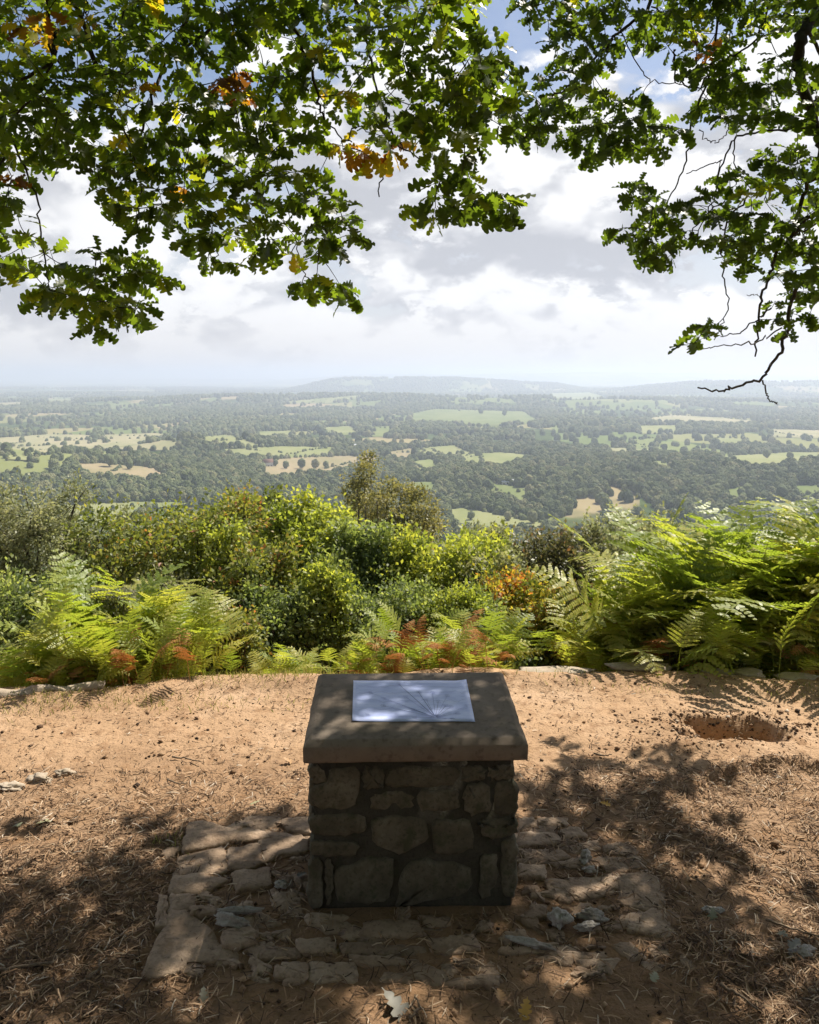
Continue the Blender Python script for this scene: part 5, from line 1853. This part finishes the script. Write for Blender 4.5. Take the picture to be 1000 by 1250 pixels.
def build_bracken():
    live = [frond_mesh(900 + i, 0.85) for i in range(14)]
    dead = [frond_mesh(950 + i, 0.75, True) for i in range(4)]
    rr = np.random.default_rng(41)
    G = 'bracken growing along the brink of the slope'

    def plant(px, D, n, size, ndead, lab, lean=0.0, zoff=0.0):
        D = D + (0.22 if D > 4.7 else 0.12)
        x = (px - 500) / 1000 * D
        y = D
        z = float(near_height(np.array([x]), np.array([y]))[0]) if y < 5.5 else slope_z(x, y)
        z = max(z, -1.2) + zoff
        t = thing('bracken', lab, 'fern', (x, y, z), group=G)
        a0 = rr.uniform(0, 6.28)
        n = int(n * 2.5)
        for i in range(n):
            isd = i < ndead * (1.7 if ndead >= 6 else 1.3)
            ob = bpy.data.objects.new('frond', dead[rr.integers(len(dead))] if isd else live[rr.integers(len(live))])
            COL.objects.link(ob)
            ob.parent = t
            ob.location = (rr.normal(0, .13), rr.normal(0, .10), 0)
            ob.rotation_euler = (rr.normal(-0.06, .20) - (0.2 if isd else 0), lean + rr.normal(0, .15), a0 + i * 2.4 + rr.normal(0, .3))
            sz = size * (0.80 if px < 70 else 1.15 if px < 300 else 0.95 if px < 650 else 1.12 if px < 800 else 1.40) * rr.uniform(.38, 1.08) * (0.8 if isd else 1)
            ob.scale = (sz, sz, sz)
            if isd: ob['label'] = 'rusty brown dead frond'
    L = 'bracken clump at left, '
    plant(85, 4.75, 11, 1.00, 1, L + 'tall fronds at its left shoulder')
    plant(130, 4.95, 12, 1.15, 1, L + 'tallest plant at its top')
    plant(170, 4.85, 11, 1.10, 2, L + 'yellow green fronds right of its top')
    plant(205, 4.75, 11, .90, 2, L + 'plant with rusty fronds at its foot')
    plant(238, 4.70, 10, .68, 0, L + 'bright low fronds at its right end')
    plant(180, 4.55, 8, .58, 3, L + 'low front plant with curled brown fronds')
    plant(110, 4.55, 9, .75, 1, L + 'shaded front plant below its top')
    plant(20, 4.60, 10, .70, 1, 'bracken at the far left edge, arching over the log')
    plant(62, 4.50, 9, .58, 2, 'low bracken beside the log at left, with some brown fronds')
    plant(-15, 4.85, 9, .85, 0, 'bracken cut by the left picture edge')
    C = 'bracken in the low row behind the plinth, '
    plant(352, 4.85, 8, .46, 1, C + 'leftmost green plant')
    plant(385, 4.80, 9, .52, 2, C + 'second green plant from the left')
    plant(418, 4.80, 8, .46, 3, C + 'green and brown plant, third from left')
    plant(455, 4.85, 9, .60, 3, C + 'pale plant over the slab middle')
    plant(492, 4.80, 10, .62, 6, C + 'mostly rusty plant over the slab middle')
    plant(540, 4.90, 10, .74, 2, C + 'tallest yellow green plant')
    plant(555, 4.75, 10, .55, 7, C + 'rusty brown plant in front of the tallest')
    plant(588, 4.85, 9, .66, 0, C + 'bright green plant at its right end')
    plant(612, 4.75, 7, .42, 0, C + 'smallest plant at the right end')
    plant(318, 4.75, 6, .30, 0, 'small green bracken on the brink left of the slab')
    Rr = 'big bracken thicket at right, '
    k = 0
    names = ['upper left fronds', 'left shoulder plant', 'tall plant at its crest', 'plant right of the crest', 'tall plant near the right edge', 'plant at the right edge', 'inner plant low on the left',
             'inner plant low in the middle', 'inner plant on the right', 'plant half out of the picture at right', 'rear plant behind the crest', 'rear plant at right']
    for (px, D, n, sz, nd), nm in zip([(775, 5.1, 12, 1.12, 0), (745, 4.95, 10, .85, 1), (850, 5.2, 13, 1.38, 0), (900, 5.15, 13, 1.35, 0), (950, 5.1, 13, 1.30, 1), (995, 5.0, 12, 1.25, 1), (800, 4.85, 10, .9, 2), (855, 4.85, 11, 1.0, 1), (915, 4.9, 11, 1.05, 2), (1040, 4.9, 12, 1.25, 0), (830, 5.45, 11, 1.45, 0), (975, 5.5, 11, 1.45, 0)], names):
        plant(px, D, n, sz, nd, Rr + nm)
    plant(500, 4.60, 7, .60, 7, C + 'low rusty plant nearest the slab')
    plant(568, 4.58, 7, .64, 7, C + 'low rusty plant right of the slab middle')
    plant(440, 4.66, 6, .40, 4, C + 'low pale brown plant at left')
    plant(190, 4.40, 7, .56, 7, L + 'rusty dead plant at its foot')
    plant(95, 4.40, 5, .42, 5, L + 'small rusty plant by the log')
    plant(985, 4.75, 6, .75, 5, Rr + 'rusty plant low at the right')
    plant(60, 4.85, 11, 1.0, 0, L + 'rear plant at its left')
    plant(150, 5.2, 12, 1.25, 0, L + 'rear plant at its crest')
    plant(112, 5.0, 12, 1.2, 0, L + 'plant left of its crest')
    plant(790, 4.8, 11, .85, 0, Rr + 'front plant at lower left')
    plant(880, 5.0, 12, 1.2, 0, Rr + 'plant below the crest')
    plant(738, 4.75, 8, .50, 0, 'bright bracken at the left foot of the thicket at right')
    plant(868, 4.62, 8, .42, 1, 'low bright bracken before the right thicket, left of a pair')
    plant(928, 4.60, 8, .48, 1, 'low bright bracken before the right thicket, right of a pair')
    plant(985, 4.62, 7, .36, 1, 'small bracken at the foot of the thicket by the right edge')


build_bracken()


# ------------------------------------------------------------------ shrubs and small trees on the slope
def leaf_diamond():
    return np.array([(0, 0, 0), (0.30, 0.5, 0.06), (0, 1.0, -0.05), (-0.30, 0.5, 0.06)]), np.array([(0, 1, 2, 3)])


def shrub_mats():
    S_ = {}
    S_['sage'] = leaf_mat('sallow_leaf', [(0, (0.165, 0.178, 0.095)), (.5, (0.305, 0.320, 0.180)), (1, (0.48, 0.46, 0.29))], .5, .4, 0.42, (1.3, 1.3, .8))
    S_['rust'] = leaf_mat('hawthorn_leaf', [(0, (0.085, 0.110, 0.042)), (.5, (0.215, 0.245, 0.075)), (.78, (0.354, 0.340, 0.076)), (.92, (0.42, 0.25, 0.09)), (1, (0.42, 0.17, 0.09))], .5, .4, 0.42, (1.6, 1.6, .7))
    S_['bright'] = leaf_mat('birch_scrub_leaf', [(0, (0.115, 0.160, 0.040)), (.5, (0.285, 0.335, 0.090)), (1, (0.44, 0.45, 0.12))], .5, .4, 0.52, (1.9, 1.8, .7))
    S_['dark'] = leaf_mat('dark_scrub_leaf', [(0, (0.080, 0.108, 0.052)), (.5, (0.185, 0.235, 0.100)), (1, (0.36, 0.39, 0.17))], .5, .4, 0.48, (1.8, 1.8, .8))
    S_['holly'] = leaf_mat('holly_leaf', [(0, (0.073, 0.084, 0.043)), (.5, (0.156, 0.160, 0.078)), (.9, (0.333, 0.280, 0.162)), (1, (0.416, 0.200, 0.108))], .5, .4, 0.32, (1.3, 1.3, .7))
    S_['rowan'] = leaf_mat('rowan_leaf', [(0, (0.104, 0.150, 0.039)), (.45, (0.250, 0.290, 0.065)), (.7, (0.582, 0.480, 0.086)), (.88, (0.50, 0.28, 0.07)), (1, (0.50, 0.19, 0.065))], .5, .4, 0.50, (1.5, 1.4, .7))
    S_['birch'] = leaf_mat('old_birch_leaf', [(0, (0.130, 0.145, 0.070)), (.5, (0.260, 0.260, 0.125)), (1, (0.43, 0.385, 0.19))], .5, .4, 0.47, (1.4, 1.3, .7))
    S_['gorse'] = leaf_mat('gorse_spine', [(0, (0.094, 0.120, 0.076)), (.5, (0.208, 0.230, 0.151)), (1, (0.458, 0.400, 0.302))], .5, .4, 0.32, (1.2, 1.2, .9))
    return S_


SM = shrub_mats()


def build_shrub(name, label, cat, px, top, D, wpx, species, n, leaf, bottom=830, lobes=9, seed=0, droop=0.0, tip=0.25, narrow=1.0, tall=None, shape=None, gaps=0.30):
    """crown: twigs radiate from the stems into lobes; leaves sit along the twigs"""
    rr = np.random.default_rng(seed + 1000)
    n = int(n * 1.55)
    lobes = int(lobes * 1.5)
    cx = (px - 500) / 1000 * D
    zt = H - (top - HORIZON) / 1000 * D
    zg = slope_z(cx, D)
    zb = max(zg, H - (bottom - HORIZON) / 1000 * D)
    w = wpx / 1000 * D / 2 * 1.18
    hgt = zt - zb
    org = np.array([cx, D, zg])
    root = thing(name, label, cat, tuple(org))
    # lobes of the crown
    lob = []
    if shape:
        for (ax, ay, r) in shape:   # given in picture terms
            lob.append((np.array([(ax - 500) / 1000 * D, D + rr.normal(0, .25), H - (ay - HORIZON) / 1000 * D]), np.array([r / 1000 * D] * 3) * [1, 1, 1]))
    else:
        for i in range(lobes):
            f = (i + .5) / lobes
            zc = zb + hgt * (0.12 + 0.70 * f ** 0.9)
            ww = w * (1.0 - 0.55 * max(0, (zc - zb) / hgt - 0.35)) * narrow
            r = w * rr.uniform(0.22, 0.50) * (1 - 0.25 * f)
            a = i * 2.4 + rr.uniform(-.4, .4)
            k = rr.uniform(0.30, 1.0)
            c = np.array([cx + math.cos(a) * (ww - r * .6) * k, D + math.sin(a) * (ww - r * .6) * k * .9, min(zc, zt - r * 0.85)])
            lob.append((c, np.array([r, r, r * rr.uniform(.8, 1.1)])))
        for q_ in range(5):
            rr_ = w * rr.uniform(.14, .26)
            lob.append((np.array([cx + rr.uniform(-.62, .62) * w, D + rr.uniform(-.3, .3) * w, zt - rr_ * 1.1 - abs(rr.normal(0, .22)) * w]), np.array([rr_, rr_, rr_ * 1.25])))
    # stems to the lobe centres, twigs inside the lobes
    st = Bag()
    hub = org + [0, 0, max(0.25, 0.30 * (zb - zg) + 0.1 * hgt)]
    v, q = tube(smooth_line([org - [0, 0, .2], org + [rr.normal(0, .04), 0, .1], hub], 3) - org, np.linspace(.018, .012, 7) * (1 + hgt * 0.5), 6)
    st.add(v, q)
    pos, ax, nr, tn = [], [], [], []
    tot = sum(np.prod(r) ** (2 / 3) for _, r in lob)
    for c, r in lob:
        mid = (hub + c) / 2 + rr.normal(0, .12, 3) * hgt * .3
        pl = smooth_line([hub, mid, c], 4)
        v, q = tube(pl - org, np.linspace(.010, .005, len(pl)) * (1 + hgt * .4), 5)
        st.add(v, q)
        nl = int(n * np.prod(r) ** (2 / 3) / tot)
        per = 11
        ntw = max(6, nl // per)
        d = rr.normal(0, 1, (ntw, 3))
        d[:, 2] += 0.25
        d /= np.linalg.norm(d, axis=1)[:, None]
        # clumps: pull many directions towards a few
        kc = rr.normal(0, 1, (7, 3)); kc /= np.linalg.norm(kc, axis=1)[:, None]
        d = d + kc[rr.integers(0, 7, ntw)] * 0.55
        d /= np.linalg.norm(d, axis=1)[:, None]
        reach = rr.uniform(.65, 1.0 + tip, ntw) * np.where(rr.random(ntw) < .12, 1.35, 1.0)
        e = c + d * r * reach[:, None]
        e[:, 2] -= droop * reach * r[2]
        sfrac = rr.uniform(0.45, 1.0, (ntw, per))
        s0 = c + d * r * 0.25
        p = s0[:, None] + (e - s0)[:, None] * sfrac[..., None] + rr.normal(0, leaf * .8, (ntw, per, 3))
        pos.append(p.reshape(-1, 3))
        dd = np.repeat(d[:, None], per, 1) + rr.normal(0, .7, (ntw, per, 3))
        dd[..., 2] -= 0.15 + droop
        ax.append(dd.reshape(-1, 3))
        nn = np.repeat(d[:, None], per, 1) * 0.25 + rr.normal(0, .75, (ntw, per, 3)) + [0.1, 0, .45]
        nr.append(nn.reshape(-1, 3))
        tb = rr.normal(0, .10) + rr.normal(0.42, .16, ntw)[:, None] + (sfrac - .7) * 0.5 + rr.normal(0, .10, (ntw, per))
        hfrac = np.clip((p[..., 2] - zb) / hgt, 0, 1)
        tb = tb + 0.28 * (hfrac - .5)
        tn.append(tb.reshape(-1))
        for k in range(0, ntw, 6):
            v, q = tube(np.array([s0[k], e[k]]) - org, [.004, .0015], 3)
            st.add(v, q)
    pos = np.concatenate(pos); ax = np.concatenate(ax); nr = np.concatenate(nr); tn = np.clip(np.concatenate(tn), 0, 1)
    k = pos[:, 2] > np.array([zg - .1])
    # nothing lies on the clearing itself
    k &= pos[:, 1] > rim(np.clip(pos[:, 0], -6, 6)) + 0.12
    pos, ax, nr, tn = pos[k], ax[k], nr[k], tn[k]
    tv, tq = leaf_diamond()
    if species == 'gorse':
        tv = tv * [0.35, 1, 1]
    v, f = batch(tv, tq, pos - org, frames(ax, nr), leaf * .92 * rr.uniform(.7, 1.3, len(pos)))
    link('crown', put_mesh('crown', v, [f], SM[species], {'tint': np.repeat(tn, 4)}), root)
    link('trunk', st.mesh('trunk', M['birch_bark'] if species == 'birch' else M['stem']), root)
    return root


def build_slope():
    B = build_shrub
    B('sallow_bush', 'tall grey green sallow filling the left edge behind the bracken', 'bush', 15, 592, 7.6, 200, 'sage', 20000, .034, 830, 12, 1, tip=.35)
    B('sallow_bush', 'grey green bush right of the tall sallow, above the left bracken', 'bush', 100, 628, 8.6, 150, 'sage', 12000, .045, 820, 10, 2, tip=.35)
    B('hawthorn_bush', 'broad bush with rust tinged tips standing behind the left bracken', 'bush', 215, 606, 7.2, 240, 'rust', 20000, .046, 830, 13, 3, tip=.35)
    B('hawthorn_bush', 'yellowish round bush just left of the brightest green one', 'bush', 292, 600, 8.6, 120, 'rust', 10000, .05, 800, 9, 4)
    B('young_birch', 'bright yellow green bushy birch left of the tall old birch', 'tree', 375, 600, 7.8, 150, 'bright', 15000, .052, 830, 12, 5, tip=.4)
    B('dark_shrub', 'dark green shrub in front of the old birch', 'bush', 432, 640, 7.5, 130, 'dark', 12000, .045, 830, 10, 6)
    B('dark_shrub', 'low dark shrub behind the left of the low bracken row', 'bush', 335, 715, 6.4, 160, 'dark', 10000, .038, 840, 9, 7)
    B('old_birch', 'tall feathery olive birch standing above the other bushes', 'tree', 455, 552, 12.5, 110, 'birch', 9500, .046, 760, 10, 8, droop=.30, tip=.75,
      shape=[(445, 578, 15), (437, 596, 14), (450, 564, 9), (433, 616, 13), (462, 604, 15), (445, 622, 16), (470, 628, 15), (490, 600, 13), (505, 606, 14), (521, 618, 13), (498, 628, 16), (530, 636, 11), (480, 648, 22), (450, 655, 20), (510, 652, 17), (474, 590, 8), (428, 640, 13)])
    B('young_birch', 'bright green rounded birch scrub right of the middle', 'tree', 540, 640, 7.4, 180, 'bright', 17000, .048, 830, 13, 9, tip=.4)
    B('dark_shrub', 'low green shrub right behind the low bracken row', 'bush', 480, 720, 6.3, 140, 'dark', 9000, .036, 830, 9, 10)
    B('sallow_bush', 'pale grey bush behind the orange tipped rowan', 'bush', 612, 642, 10.5, 130, 'sage', 10000, .055, 790, 9, 11, tip=.35)
    B('holly_bush', 'dark glossy holly bush right of the orange rowan', 'bush', 690, 645, 7.6, 170, 'holly', 17000, .042, 830, 12, 12, tip=.3)
    B('rowan_bush', 'bush with orange and yellow leaf tips right of the bracken row', 'bush', 642, 700, 6.5, 120, 'rowan', 9500, .042, 835, 10, 13, tip=.5)
    B('holly_bush', 'bush with reddish brown leaves at the left foot of the right thicket', 'bush', 722, 715, 6.3, 80, 'holly', 5000, .035, 830, 7, 14)
    B('sallow_bush', 'grey olive bush behind the left of the right thicket', 'bush', 775, 628, 9.5, 180, 'sage', 13000, .052, 800, 10, 15, tip=.35)
    B('dark_shrub', 'dark shrub standing behind the crest of the right thicket', 'bush', 880, 645, 8.5, 170, 'dark', 12000, .05, 820, 10, 16)
    B('dark_shrub', 'dark shrub behind the right thicket at the picture edge', 'bush', 985, 660, 8.0, 150, 'dark', 10000, .048, 820, 9, 17)
    B('gorse_bush', 'grey spiny gorse inside the left bracken clump', 'bush', 132, 725, 5.1, 60, 'gorse', 4000, .035, 820, 7, 18)
    B('gorse_bush', 'grey spiny gorse inside the right bracken thicket', 'bush', 822, 730, 5.1, 60, 'gorse', 4000, .035, 825, 7, 19)
    B('dark_shrub', 'dark shrub low on the slope behind the left bracken', 'bush', 40, 700, 6.4, 170, 'dark', 9000, .04, 840, 9, 20)
    B('dark_shrub', 'dark low shrub between the bracken row and the rowan', 'bush', 590, 740, 6.0, 130, 'dark', 7000, .036, 835, 8, 21)

    # saplings and scrub knitting the bank together
    B('birch_sapling', 'thin yellow green sapling sticking up between the rusty bush and the bright birch', 'tree', 262, 640, 6.9, 70, 'bright', 4500, .042, 830, 8, 31, tip=.7)
    B('hawthorn_bush', 'rust tinged bush in front of the yellowish round one', 'bush', 300, 668, 6.6, 130, 'rust', 9000, .042, 835, 10, 32, tip=.5)
    B('birch_sapling', 'leggy pale sapling right in front of the bright birch', 'tree', 402, 690, 6.4, 80, 'bright', 5000, .040, 835, 8, 33, tip=.7)
    B('hawthorn_bush', 'olive bush between the old birch and the rounded birch scrub', 'bush', 485, 660, 7.9, 110, 'rust', 8500, .046, 825, 9, 34, tip=.5)
    B('sallow_bush', 'pale olive bush right of the rounded birch scrub', 'bush', 590, 672, 7.0, 110, 'sage', 8500, .042, 830, 9, 35, tip=.5)
    B('birch_sapling', 'bright sapling low behind the right end of the bracken row', 'tree', 560, 715, 6.1, 90, 'bright', 5500, .036, 835, 8, 36, tip=.6)
    B('rowan_bush', 'small yellowing bush left of the right thicket', 'bush', 690, 740, 6.0, 80, 'rowan', 4500, .036, 835, 7, 37, tip=.6)
    B('sallow_bush', 'grey green scrub low behind the left bracken', 'bush', 180, 705, 6.6, 150, 'sage', 9000, .040, 835, 9, 38, tip=.5)
    B('hawthorn_bush', 'low speckled bush behind the gap left of the bracken row', 'bush', 285, 740, 5.9, 100, 'rust', 6000, .034, 838, 8, 39, tip=.5)
    B('sallow_bush', 'olive bush rising behind the holly', 'bush', 725, 655, 8.6, 110, 'sage', 8000, .048, 815, 9, 40, tip=.5)


build_slope()
